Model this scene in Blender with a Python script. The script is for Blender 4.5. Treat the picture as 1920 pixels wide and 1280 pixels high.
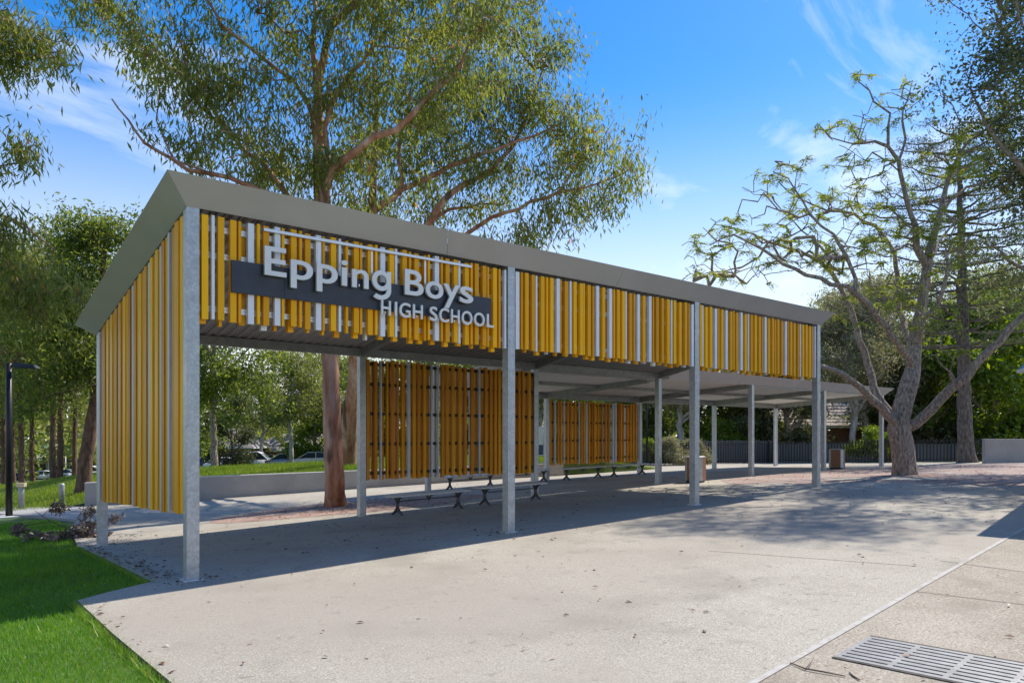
import bpy, bmesh, math, random
import numpy as np
from mathutils import Vector, Matrix

sc = bpy.context.scene
for o in list(bpy.data.objects):
    bpy.data.objects.remove(o)
C = sc.collection
rnd = random.Random(7)
R = np.random.default_rng(11)

# ------------------------------------------------------------------ camera, sky, sun, exposure
F, CX, HY = 1392.0, 960.0, 815.0            # focal length and horizon in pixels of the 1920 px wide photograph
CAM = np.array([-2.78, -9.42, 1.756])
fw = np.array([.640, .768, 0.0]); fw /= np.linalg.norm(fw)
rt = np.array([fw[1], -fw[0], 0.0])
cam = bpy.data.cameras.new('camera'); camo = bpy.data.objects.new('camera', cam); C.objects.link(camo)
cam.sensor_width = 36; cam.lens = F / 1920 * 36; cam.shift_y = (HY - 640) / 1920
cam.clip_start = .05; cam.clip_end = 2000
camo.location = CAM; camo.rotation_euler = (math.pi / 2, 0, -math.atan2(fw[0], fw[1]))
sc.camera = camo
sc.render.resolution_x = 1024; sc.render.resolution_y = 682

SUND = Vector((.80, .04, 1.0)).normalized()
w = bpy.data.worlds.new('World'); sc.world = w; w.use_nodes = True
nt = w.node_tree; nt.nodes.clear()
out = nt.nodes.new('ShaderNodeOutputWorld'); bg = nt.nodes.new('ShaderNodeBackground')
sky = nt.nodes.new('ShaderNodeTexSky'); sky.sky_type = 'NISHITA'; sky.sun_disc = False
sky.sun_elevation = math.asin(SUND.z); sky.sun_rotation = math.atan2(SUND.x, SUND.y)
sky.air_density = 1.0; sky.dust_density = .25; sky.ozone_density = 2.0; sky.altitude = 50
hs = nt.nodes.new('ShaderNodeHueSaturation'); hs.inputs['Saturation'].default_value = 1.45
hs.inputs['Hue'].default_value = .506
hs.inputs['Value'].default_value = .82
nt.links.new(sky.outputs[0], hs.inputs['Color'])
# thin high wisps of cirrus, laid out by direction in the sky
tc = nt.nodes.new('ShaderNodeTexCoord'); mp = nt.nodes.new('ShaderNodeMapping')
mp.inputs['Rotation'].default_value = (.5, .3, 1.1); mp.inputs['Scale'].default_value = (1.5, 4.0, 4.5)
nz = nt.nodes.new('ShaderNodeTexNoise'); nz.inputs['Scale'].default_value = 1.25; nz.inputs['Detail'].default_value = 9
nz.inputs['Roughness'].default_value = .58; nz.inputs['Distortion'].default_value = .7
cr = nt.nodes.new('ShaderNodeValToRGB'); cr.color_ramp.elements[0].position = .53; cr.color_ramp.elements[1].position = .78
cr.color_ramp.elements[1].color = (.85, .85, .85, 1)
mx = nt.nodes.new('ShaderNodeMixRGB'); mx.inputs[2].default_value = (5.0, 5.2, 5.4, 1)
nt.links.new(tc.outputs['Generated'], mp.inputs[0]); nt.links.new(mp.outputs[0], nz.inputs[0])
nt.links.new(nz.outputs[0], cr.inputs[0]); nt.links.new(cr.outputs[0], mx.inputs[0])
# pale haze low down, all round the horizon
sx = nt.nodes.new('ShaderNodeSeparateXYZ'); nt.links.new(tc.outputs['Generated'], sx.inputs[0])
mr = nt.nodes.new('ShaderNodeMapRange'); mr.interpolation_type = 'SMOOTHSTEP'; mr.inputs[1].default_value = .0; mr.inputs[2].default_value = .44; mr.inputs[3].default_value = .95; mr.inputs[4].default_value = 0
nt.links.new(sx.outputs[2], mr.inputs[0])
hz = nt.nodes.new('ShaderNodeMixRGB'); hz.inputs[2].default_value = (4.6, 4.6, 4.5, 1); nt.links.new(mr.outputs[0], hz.inputs[0]); nt.links.new(hs.outputs[0], hz.inputs[1])
nt.links.new(hz.outputs[0], mx.inputs[1]); nt.links.new(mx.outputs[0], bg.inputs[0])
bg.inputs[1].default_value = .12
nt.links.new(bg.outputs[0], out.inputs[0])
sun = bpy.data.lights.new('sun', 'SUN'); sun.energy = 3.0; sun.angle = math.radians(.53); sun.color = (1, .93, .82)
suno = bpy.data.objects.new('sun', sun); C.objects.link(suno); suno.location = (20, 0, 40)
suno.rotation_euler = SUND.to_track_quat('Z', 'Y').to_euler()
vs = sc.view_settings; vs.view_transform = 'Standard'; vs.look = 'None'; vs.gamma = 1; vs.exposure = 1.08
vs.use_curve_mapping = False
sc.cycles.diffuse_bounces = 8; sc.cycles.max_bounces = 12

# ------------------------------------------------------------------ placing helpers
def ray(x, y): return fw + rt * (x - CX) / F + np.array([0, 0, (HY - y) / F])
def at(x, y, Z): return CAM + ray(x, y) * Z            # point at depth Z metres
def on_t(x, t, y=815):                                   # point on the vertical plane of a facade line
    d = ray(x, y); return CAM + d * ((t - CAM[1]) / d[1])
_A = np.array([(-200, -1.5), (-60, -1.2), (-20, -.55), (0, 0), (5, .16), (10, .31), (15, .45), (20, .52), (25, .56), (600, .56)])
_B = np.array([(-200, .3), (-30, .25), (0, 0), (5, -.16), (10, -.3), (15, -.4), (30, -.6), (80, -3), (130, -6), (300, -6.5), (900, -6.5)])
def g(s, t): return np.interp(s, _A[:, 0], _A[:, 1]) + np.interp(t, _B[:, 0], _B[:, 1])
WALL = [(1.6, 15.75), (4.46, 14.35), (9.9, 13.3), (17.6, 11.85)]
def wall_t(s): return np.interp(s, [p[0] for p in WALL], [p[1] for p in WALL])
def ss(x, a, b):
    u = np.clip((x - a) / (b - a), 0, 1); return u * u * (3 - 2 * u)
def berm(s, t):
    d = t - wall_t(s)
    return ss(s, .3, 5.0) * (1 - ss(s, 18.5, 25)) * (.60 + .10 * ss(d, 0, 5)) * (1 - ss(d, 8, 26))
def bank_h(s, t): return g(s, t) - .05 + berm(s, t)
def terr(s, t):
    d = t - wall_t(s)
    return g(s, t) - .065 + (berm(s, t) - .05) * ss(d, .9, 2.2)
def gp(x, y, f=g):                                       # the ground point seen at a pixel
    d = ray(x, y)
    for k in np.arange(2, 250, .02):
        p = CAM + d * k
        if p[2] <= f(p[0], p[1]): return p
    return p

# ------------------------------------------------------------------ materials
MAT = {}
def mat(name, col=(.5, .5, .5), rough=.6, metal=0, spec=None, var=None, vscale=5, bump=0, bscale=60, cols=None, detail=6, coord='Object', stretch=None, vor=None, alpha=None, speck=None, objvar=0):
    """procedural principled material: noise between two colours, optional second fleck noise and bump"""
    if name in MAT: return MAT[name]
    m = bpy.data.materials.new(name); m.use_nodes = True; MAT[name] = m
    n = m.node_tree; N = n.nodes; L = n.links; b = N['Principled BSDF']
    b.inputs['Base Color'].default_value = (*col, 1); b.inputs['Roughness'].default_value = rough; b.inputs['Metallic'].default_value = metal
    if spec is not None: b.inputs['Specular IOR Level'].default_value = spec
    t = N.new('ShaderNodeTexCoord'); mp = N.new('ShaderNodeMapping'); L.new(t.outputs[coord], mp.inputs[0])
    if stretch: mp.inputs['Scale'].default_value = stretch
    last = None
    if cols is None and var: cols = [tuple(c * (1 - var) for c in col), tuple(min(1, c * (1 + var)) for c in col)]
    if cols:
        z = N.new('ShaderNodeTexNoise'); z.inputs['Scale'].default_value = vscale; z.inputs['Detail'].default_value = detail; z.inputs['Roughness'].default_value = .62
        L.new(mp.outputs[0], z.inputs[0])
        r = N.new('ShaderNodeValToRGB'); e = r.color_ramp.elements
        e[0].position = .32; e[1].position = .68; e[0].color = (*cols[0], 1); e[1].color = (*cols[-1], 1)
        for i, c in enumerate(cols[1:-1]):
            k = e.new(.32 + .36 * (i + 1) / (len(cols) - 1)); k.color = (*c, 1)
        L.new(z.outputs[0], r.inputs[0]); last = r.outputs[0]
    if vor:                                              # crystal spangle / cells
        v = N.new('ShaderNodeTexVoronoi'); v.inputs['Scale'].default_value = vor[0]; L.new(mp.outputs[0], v.inputs[0])
        mr = N.new('ShaderNodeMapRange'); mr.inputs[3].default_value = 1 - vor[1]; mr.inputs[4].default_value = 1 + vor[1]
        L.new(v.outputs['Color'], mr.inputs[0])
        mm = N.new('ShaderNodeMixRGB'); mm.blend_type = 'MULTIPLY'; mm.inputs[0].default_value = 1
        if last: L.new(last, mm.inputs[1])
        else: mm.inputs[1].default_value = (*col, 1)
        L.new(mr.outputs[0], mm.inputs[2]); last = mm.outputs[0]
    for sp in (speck or []):                             # (scale, low, high, colour, strength)
        z2 = N.new('ShaderNodeTexNoise'); z2.inputs['Scale'].default_value = sp[0]; z2.inputs['Detail'].default_value = 3; L.new(mp.outputs[0], z2.inputs[0])
        r2 = N.new('ShaderNodeMapRange'); r2.inputs[1].default_value = sp[1]; r2.inputs[2].default_value = sp[2]; r2.inputs[4].default_value = sp[4]; L.new(z2.outputs[0], r2.inputs[0])
        m2 = N.new('ShaderNodeMixRGB'); m2.inputs[2].default_value = (*sp[3], 1); L.new(r2.outputs[0], m2.inputs[0])
        if last: L.new(last, m2.inputs[1])
        else: m2.inputs[1].default_value = (*col, 1)
        last = m2.outputs[0]
    if objvar and last:
        oi = N.new('ShaderNodeObjectInfo'); hv = N.new('ShaderNodeHueSaturation'); r3 = N.new('ShaderNodeMapRange'); r3.inputs[3].default_value = 1 - objvar; r3.inputs[4].default_value = 1 + objvar * .5; L.new(oi.outputs['Random'], r3.inputs[0])
        r4 = N.new('ShaderNodeMapRange'); r4.inputs[3].default_value = .494; r4.inputs[4].default_value = .506; L.new(oi.outputs['Random'], r4.inputs[0]); L.new(r4.outputs[0], hv.inputs['Hue'])
        L.new(r3.outputs[0], hv.inputs['Value']); L.new(last, hv.inputs['Color']); last = hv.outputs[0]
    if last: L.new(last, b.inputs['Base Color'])
    if bump:
        z = N.new('ShaderNodeTexNoise'); z.inputs['Scale'].default_value = bscale; z.inputs['Detail'].default_value = 5; L.new(mp.outputs[0], z.inputs[0])
        bp = N.new('ShaderNodeBump'); bp.inputs['Strength'].default_value = bump; bp.inputs['Distance'].default_value = .02
        L.new(z.outputs[0], bp.inputs['Height']); L.new(bp.outputs[0], b.inputs['Normal'])
    return m

def leaf_mat(name, cols, trans=.35, rough=.5, gloss=.08):
    m = bpy.data.materials.new(name); m.use_nodes = True; MAT[name] = m
    n = m.node_tree; N = n.nodes; L = n.links; N.clear()
    o = N.new('ShaderNodeOutputMaterial'); a = N.new('ShaderNodeAttribute'); a.attribute_name = 'tone'
    r = N.new('ShaderNodeValToRGB'); e = r.color_ramp.elements
    e[0].position = 0; e[1].position = 1; e[0].color = (*cols[0][1], 1); e[1].color = (*cols[-1][1], 1)
    for p, c in cols[1:-1]:
        k = e.new(p); k.color = (*c, 1)
    L.new(a.outputs['Fac'], r.inputs[0])
    d = N.new('ShaderNodeBsdfDiffuse'); t = N.new('ShaderNodeBsdfTranslucent'); gl = N.new('ShaderNodeBsdfGlossy'); gl.inputs['Roughness'].default_value = rough
    hv = N.new('ShaderNodeHueSaturation'); hv.inputs['Hue'].default_value = .485; hv.inputs['Saturation'].default_value = 1.15; hv.inputs['Value'].default_value = 1.6
    L.new(r.outputs[0], d.inputs[0]); L.new(r.outputs[0], hv.inputs['Color']); L.new(hv.outputs[0], t.inputs[0])
    m1 = N.new('ShaderNodeMixShader'); m1.inputs[0].default_value = trans; L.new(d.outputs[0], m1.inputs[1]); L.new(t.outputs[0], m1.inputs[2])
    m2 = N.new('ShaderNodeMixShader'); m2.inputs[0].default_value = gloss; L.new(m1.outputs[0], m2.inputs[1]); L.new(gl.outputs[0], m2.inputs[2])
    L.new(m2.outputs[0], o.inputs[0]); return m

mat('galv', (.40, .42, .44), .42, .55, vor=(38, .16), cols=[(.35, .37, .39), (.46, .48, .50)], vscale=9, bump=.03, bscale=90)
mat('galv_beam', (.30, .31, .31), .55, .35, vor=(30, .12), cols=[(.26, .27, .27), (.36, .37, .37)], vscale=5)
mat('aluminium', (.62, .64, .66), .35, .6, var=.08, vscale=20)
mat('fascia', (.34, .335, .32), .5, .1, objvar=.04, cols=[(.41, .403, .405), (.455, .448, .45)], vscale=1.5, bump=.015, bscale=14, spec=.4)
mat('roof_sheet', (.30, .30, .29), .45, .3, var=.1, vscale=2)
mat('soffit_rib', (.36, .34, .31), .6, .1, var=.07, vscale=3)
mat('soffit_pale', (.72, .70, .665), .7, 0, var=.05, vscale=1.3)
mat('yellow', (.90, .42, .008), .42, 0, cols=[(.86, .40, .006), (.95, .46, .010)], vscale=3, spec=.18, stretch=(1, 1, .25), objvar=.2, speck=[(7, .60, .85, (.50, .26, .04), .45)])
mat('orange_yellow_shaded', (.70, .29, .008), .45, 0, cols=[(.60, .24, .008), (.76, .33, .010)], vscale=3, spec=.2, stretch=(1, 1, .25), objvar=.18, speck=[(7, .58, .85, (.30, .15, .03), .5)])  # browner slat yellow, the shade of the rear screens put into the colour
mat('white_slat', (.74, .75, .78), .45, .1, var=.05, vscale=4)
mat('grey_slat', (.50, .50, .50), .5, .2, var=.07, vscale=4)
mat('navy', (.022, .028, .042), .45, 0, cols=[(.019, .024, .036), (.030, .037, .052)], vscale=6, speck=[(40, .70, .8, (.2, .2, .22), .35)])
mat('letter_face', (.66, .65, .63), .4, .25, var=.05, vscale=9)
mat('dark_metal', (.045, .045, .05), .5, .5, var=.15)
mat('dark_rail', (.05, .05, .05), .5, .5, var=.15)
mat('black', (.012, .012, .013), .45, .2, var=.2)
mat('bench_top', (.50, .50, .49), .5, .3, var=.12, vscale=14, stretch=(1, 6, 1))
mat('bench_leg', (.10, .10, .10), .55, .4, var=.2, vscale=12)
mat('grout', (.62, .61, .58), .9, var=.1)
mat('concrete', (.46, .445, .42), .88, 0, cols=[(.335, .302, .24), (.40, .365, .295), (.44, .405, .33)], vscale=.35, bump=.25, bscale=160,
    speck=[(85, .49, .66, (.13, .115, .095), .75), (60, .54, .66, (.60, .56, .50), .6), (2.2, .56, .75, (.24, .215, .18), .45), (.55, .55, .70, (.25, .22, .18), .6), (8, .63, .71, (.17, .15, .12), .55), (22, .70, .74, (.10, .09, .08), .7), (.16, .50, .62, (.31, .27, .22), .6)])
mat('tan_concrete', (.46, .41, .34), .9, 0, cols=[(.285, .245, .185), (.345, .30, .235), (.40, .355, .285)], vscale=.9, bump=.3, bscale=130,
    speck=[(60, .50, .66, (.13, .10, .07), .75), (42, .55, .67, (.56, .51, .43), .6), (1.6, .55, .72, (.21, .17, .13), .5)])
mat('path', (.32, .31, .305), .9, 0, cols=[(.27, .26, .255), (.36, .35, .34)], vscale=.6, bump=.2, bscale=120, speck=[(120, .54, .7, (.16, .15, .15), .6)])
mat('red_paving', (.43, .30, .26), .9, 0, cols=[(.27, .175, .145), (.34, .25, .215)], vscale=.7, bump=.25, bscale=120,
    speck=[(60, .50, .66, (.14, .085, .07), .7), (40, .55, .67, (.50, .43, .38), .6), (.8, .52, .64, (.36, .32, .28), .8)])
mat('bark_chips', (.30, .19, .15), .95, 0, cols=[(.20, .12, .09), (.33, .215, .17), (.42, .31, .26)], vscale=1.3, bump=.5, bscale=70, speck=[(55, .56, .68, (.42, .28, .22), .7)])
mat('white_line', (.44, .42, .385), .85, 0, var=.12, vscale=3, speck=[(14, .52, .66, (.34, .31, .26), .85), (3, .55, .66, (.30, .27, .22), .8)])
mat('grate_steel', (.22, .23, .24), .55, .35, cols=[(.17, .17, .17), (.26, .265, .27)], vscale=5, speck=[(30, .6, .75, (.14, .11, .08), .6)])
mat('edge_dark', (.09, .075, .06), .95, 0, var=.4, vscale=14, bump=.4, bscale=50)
mat('ground', (.07, .12, .02), .95, 0, cols=[(.04, .075, .012), (.075, .13, .02), (.12, .15, .04)], vscale=.9, bump=.5, bscale=30)
mat('soil', (.06, .075, .02), .95, 0, cols=[(.035, .05, .012), (.07, .09, .022)], vscale=3)
mat('wall_concrete', (.34, .325, .31), .85, 0, cols=[(.30, .287, .272), (.38, .365, .345)], vscale=1.2, bump=.08, bscale=60)
mat('wall_top', (.55, .53, .5), .85, 0, var=.1)
mat('wood', (.24, .10, .045), .55, 0, cols=[(.19, .075, .033), (.29, .13, .06)], vscale=5, stretch=(6, 6, .5))
mat('paling', (.2, .19, .18), .9, 0, cols=[(.13, .12, .11), (.24, .225, .21)], vscale=2, stretch=(4, 4, .4))
mat('tile', (.32, .27, .23), .85, 0, cols=[(.20, .16, .135), (.40, .35, .31)], vscale=3)
mat('brick', (.22, .10, .065), .9, 0, cols=[(.17, .075, .05), (.28, .13, .085)], vscale=8)
mat('cream', (.60, .48, .29), .8, 0, var=.1)
mat('white_paint', (.78, .77, .75), .6, 0, var=.04)
mat('green_trim', (.42, .50, .30), .6, 0, var=.05)
mat('teal', (.10, .22, .20), .5, .1, var=.1)
mat('glass_dark', (.03, .04, .05), .08, 0, spec=.8, var=.3)
mat('rubber', (.02, .02, .02), .8, 0, var=.2)
mat('rim', (.5, .5, .52), .3, .8, var=.1)
mat('lamp_red', (.35, .02, .015), .3, 0, var=.1)
mat('lamp_clear', (.7, .7, .68), .15, 0, var=.05)
mat('paint_white', (.78, .79, .80), .2, 0, spec=.6, var=.02)
mat('paint_silver', (.48, .50, .53), .25, .4, var=.03)
mat('paint_dark', (.03, .035, .045), .2, 0, spec=.6, var=.1)
mat('paint_red', (.25, .03, .03), .2, 0, spec=.6, var=.05)
mat('paint_blue', (.06, .10, .20), .2, 0, spec=.6, var=.05)
mat('sail_yellow', (.80, .70, .03), .6, 0, var=.05)
mat('gum_bark', (.36, .22, .16), .75, 0, cols=[(.15, .052, .026), (.33, .14, .075), (.47, .26, .165), (.56, .40, .31)], vscale=3.2, stretch=(1, 1, .22), bump=.3, bscale=24,
    speck=[(2.2, .57, .66, (.06, .03, .02), .8)])
mat('rough_bark', (.14, .08, .055), .9, 0, cols=[(.05, .026, .018), (.14, .075, .05), (.22, .13, .09)], vscale=11, stretch=(1, 1, .3), bump=.9, bscale=22)
mat('grey_bark', (.26, .20, .165), .9, 0, cols=[(.09, .065, .05), (.27, .21, .165), (.47, .39, .32)], vscale=17, stretch=(1, 1, .4), bump=1.0, bscale=30,
    speck=[(1.8, .58, .68, (.26, .25, .17), .6)])
mat('cedar_bark', (.13, .11, .095), .95, 0, cols=[(.05, .042, .036), (.13, .11, .095), (.23, .20, .175)], vscale=12, stretch=(1, 1, .35), bump=1.0, bscale=26)
mat('pale_bark', (.40, .36, .32), .85, 0, cols=[(.20, .17, .15), (.42, .38, .34), (.56, .52, .48)], vscale=5, stretch=(1, 1, .35), bump=.4, bscale=20)
mat('dead_twig', (.10, .07, .055), .9, 0, var=.3)
leaf_mat('leaf_gum', [(0, (.085, .115, .028)), (.35, (.135, .175, .040)), (.72, (.21, .24, .06)), (.94, (.30, .29, .08)), (.972, (.44, .19, .07)), (1, (.46, .18, .07))], .60, .5, .03)
leaf_mat('leaf_jacaranda', [(0, (.12, .17, .035)), (.45, (.20, .26, .05)), (.85, (.31, .35, .07)), (1, (.44, .43, .09))], .55, .5, .03)
leaf_mat('leaf_broad', [(0, (.055, .085, .018)), (.5, (.115, .16, .032)), (.9, (.20, .245, .055)), (1, (.28, .28, .09))], .62, .5, .03)
leaf_mat('leaf_dark', [(0, (.045, .060, .026)), (.5, (.085, .108, .042)), (.9, (.15, .17, .065)), (1, (.22, .22, .10))], .42, .45, .05)
leaf_mat('leaf_olive', [(0, (.085, .110, .030)), (.5, (.155, .185, .048)), (1, (.26, .27, .085))], .62, .5, .03)
leaf_mat('leaf_bright', [(0, (.08, .15, .012)), (.5, (.16, .245, .02)), (1, (.30, .34, .03))], .45, .45, .05)
leaf_mat('leaf_grey', [(0, (.14, .15, .07)), (.5, (.23, .23, .12)), (1, (.36, .34, .18))], .35, .5, .05)
leaf_mat('leaf_cedar', [(0, (.055, .072, .028)), (.5, (.09, .115, .045)), (1, (.15, .165, .07))], .28, .6, .04)
leaf_mat('leaf_dead', [(0, (.06, .04, .03)), (.5, (.13, .09, .065)), (.8, (.22, .16, .12)), (1, (.40, .34, .28))], .15, .5, .08)
leaf_mat('litter', [(0, (.05, .03, .022)), (.35, (.13, .065, .04)), (.7, (.25, .14, .09)), (.85, (.40, .30, .23)), (1, (.62, .56, .48))], .08, .6, .04)
leaf_mat('grass', [(0, (.075, .185, .010)), (.5, (.12, .295, .015)), (.85, (.18, .37, .025)), (1, (.34, .38, .08))], .38, .5, .05)
leaf_mat('grass_lit', [(0, (.10, .17, .012)), (.5, (.17, .26, .02)), (.85, (.26, .32, .035)), (1, (.38, .35, .09))], .38, .5, .05)  # yellower copy of grass with sunlight put into its colour

# ------------------------------------------------------------------ object helpers
def thing(name, label, cat, loc=(0, 0, 0), rz=0, group=None):
    o = bpy.data.objects.new(name, None); C.objects.link(o); o.location = loc; o.rotation_euler = (0, 0, rz)
    tag(o, label, cat, group); o.empty_display_size = .2
    return o
def tag(o, label=None, cat=None, group=None, kind=None):
    if label: o['label'] = label
    if cat: o['category'] = cat
    if group: o['group'] = group
    if kind: o['kind'] = kind
    return o
def link(name, me, m, parent=None, smooth=False):
    o = bpy.data.objects.new(name, me); C.objects.link(o)
    if m is not None and not me.materials: me.materials.append(MAT[m] if isinstance(m, str) else m)
    if parent is not None: o.parent = parent
    if smooth:
        me.polygons.foreach_set('use_smooth', [True] * len(me.polygons))
    return o
def mesh_of(bm, name='m'):
    bmesh.ops.recalc_face_normals(bm, faces=bm.faces)
    me = bpy.data.meshes.new(name); bm.to_mesh(me); bm.free(); return me
def bx(bm, x0, x1, y0, y1, z0, z1, bev=0):
    v = [bm.verts.new((x, y, z)) for x in (x0, x1) for y in (y0, y1) for z in (z0, z1)]
    f = [(0, 1, 3, 2), (4, 6, 7, 5), (0, 4, 5, 1), (2, 3, 7, 6), (0, 2, 6, 4), (1, 5, 7, 3)]
    fs = [bm.faces.new([v[i] for i in q]) for q in f]
    if bev:
        es = list({e for q in fs for e in q.edges})
        bmesh.ops.bevel(bm, geom=es, offset=bev, segments=2, affect='EDGES', profile=.5)
def box(name, x0, x1, y0, y1, z0, z1, m, parent=None, bev=0):
    bm = bmesh.new(); bx(bm, x0, x1, y0, y1, z0, z1, bev); return link(name, mesh_of(bm, name), m, parent)
def hexa(bm, P):
    """8 points: bottom 4 (ccw) and top 4"""
    v = [bm.verts.new(tuple(p)) for p in P]
    for q in [(3, 2, 1, 0), (4, 5, 6, 7), (0, 1, 5, 4), (1, 2, 6, 5), (2, 3, 7, 6), (3, 0, 4, 7)]: bm.faces.new([v[i] for i in q])
def bar(bm, a, b, w, h, up=Vector((0, 0, 1))):
    a = Vector(a); b = Vector(b); d = (b - a).normalized(); s = d.cross(up).normalized(); u = s.cross(d)
    P = []
    for c in (a, b):
        for i, j in ((-1, -1), (1, -1), (1, 1), (-1, 1)): P.append(c + s * i * w / 2 + u * j * h / 2)
    hexa(bm, P)
def tube(bm, pts, rad, n=8, cap=True):
    pts = [Vector(p) for p in pts]; rings = []; u = None
    for i, p in enumerate(pts):
        d = (pts[min(i + 1, len(pts) - 1)] - pts[max(i - 1, 0)]).normalized()
        if u is None: u = d.orthogonal().normalized()
        u = (u - d * u.dot(d)).normalized(); v = d.cross(u); r = rad[i] if hasattr(rad, '__len__') else rad
        rings.append([bm.verts.new(p + (u * math.cos(2 * math.pi * k / n) + v * math.sin(2 * math.pi * k / n)) * r) for k in range(n)])
    for a, b in zip(rings, rings[1:]):
        for k in range(n): bm.faces.new([a[k], a[(k + 1) % n], b[(k + 1) % n], b[k]])
    if cap: bm.faces.new(rings[0][::-1]); bm.faces.new(rings[-1])
def sheet(name, poly, m, hf, dz=0, step=1.0, skirt=0, parent=None, wob=0):
    """a ground sheet: polygon cut on a grid and laid over the height function"""
    bm = bmesh.new(); bm.faces.new([bm.verts.new((x, y, 0)) for x, y in poly])
    xs = [p[0] for p in poly]; ys = [p[1] for p in poly]
    for k in np.arange(math.ceil(min(xs) / step) * step, max(xs), step):
        bmesh.ops.bisect_plane(bm, geom=bm.verts[:] + bm.edges[:] + bm.faces[:], plane_co=(k, 0, 0), plane_no=(1, 0, 0))
    for k in np.arange(math.ceil(min(ys) / step) * step, max(ys), step):
        bmesh.ops.bisect_plane(bm, geom=bm.verts[:] + bm.edges[:] + bm.faces[:], plane_co=(0, k, 0), plane_no=(0, 1, 0))
    for v in bm.verts: v.co.z = float(hf(v.co.x, v.co.y)) + dz
    if skirt:
        e = [q for q in bm.edges if q.is_boundary]
        r = bmesh.ops.extrude_edge_only(bm, edges=e)
        for v in r['geom']:
            if isinstance(v, bmesh.types.BMVert): v.co.z -= skirt
    bmesh.ops.recalc_face_normals(bm, faces=bm.faces)
    up = sum(f.normal.z for f in bm.faces)
    if up < 0: bmesh.ops.reverse_faces(bm, faces=bm.faces)
    me = bpy.data.meshes.new(name); bm.to_mesh(me); bm.free()
    o = link(name, me, m, parent)
    if parent is None: o['kind'] = 'structure'
    return o

def quads_mesh(name, V, nper, tone=None):
    """V: (N*nper,3) vertices, N faces of nper vertices each"""
    n = len(V) // nper; me = bpy.data.meshes.new(name)
    me.vertices.add(len(V)); me.vertices.foreach_set('co', np.ascontiguousarray(V, dtype=np.float32).ravel())
    me.loops.add(len(V)); me.loops.foreach_set('vertex_index', np.arange(len(V), dtype=np.int32))
    me.polygons.add(n); me.polygons.foreach_set('loop_start', np.arange(0, len(V), nper, dtype=np.int32))
    if tone is not None:
        a = me.attributes.new('tone', 'FLOAT', 'FACE'); a.data.foreach_set('value', np.ascontiguousarray(tone, dtype=np.float32))
    me.update(calc_edges=True); return me
def unit(v): return v / np.maximum(np.linalg.norm(v, axis=-1, keepdims=True), 1e-9)
def leaf_geo(P, D, L, W, rng):
    D = unit(D); S = unit(np.cross(D, rng.normal(size=D.shape)))
    L = L[:, None]; W = W[:, None]; N = np.cross(D, S)
    b = P + D * L * .45
    return np.stack([P, b + S * W / 2 + N * L * .06, P + D * L, b - S * W / 2 + N * L * .06], 1).reshape(-1, 3)

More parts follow.
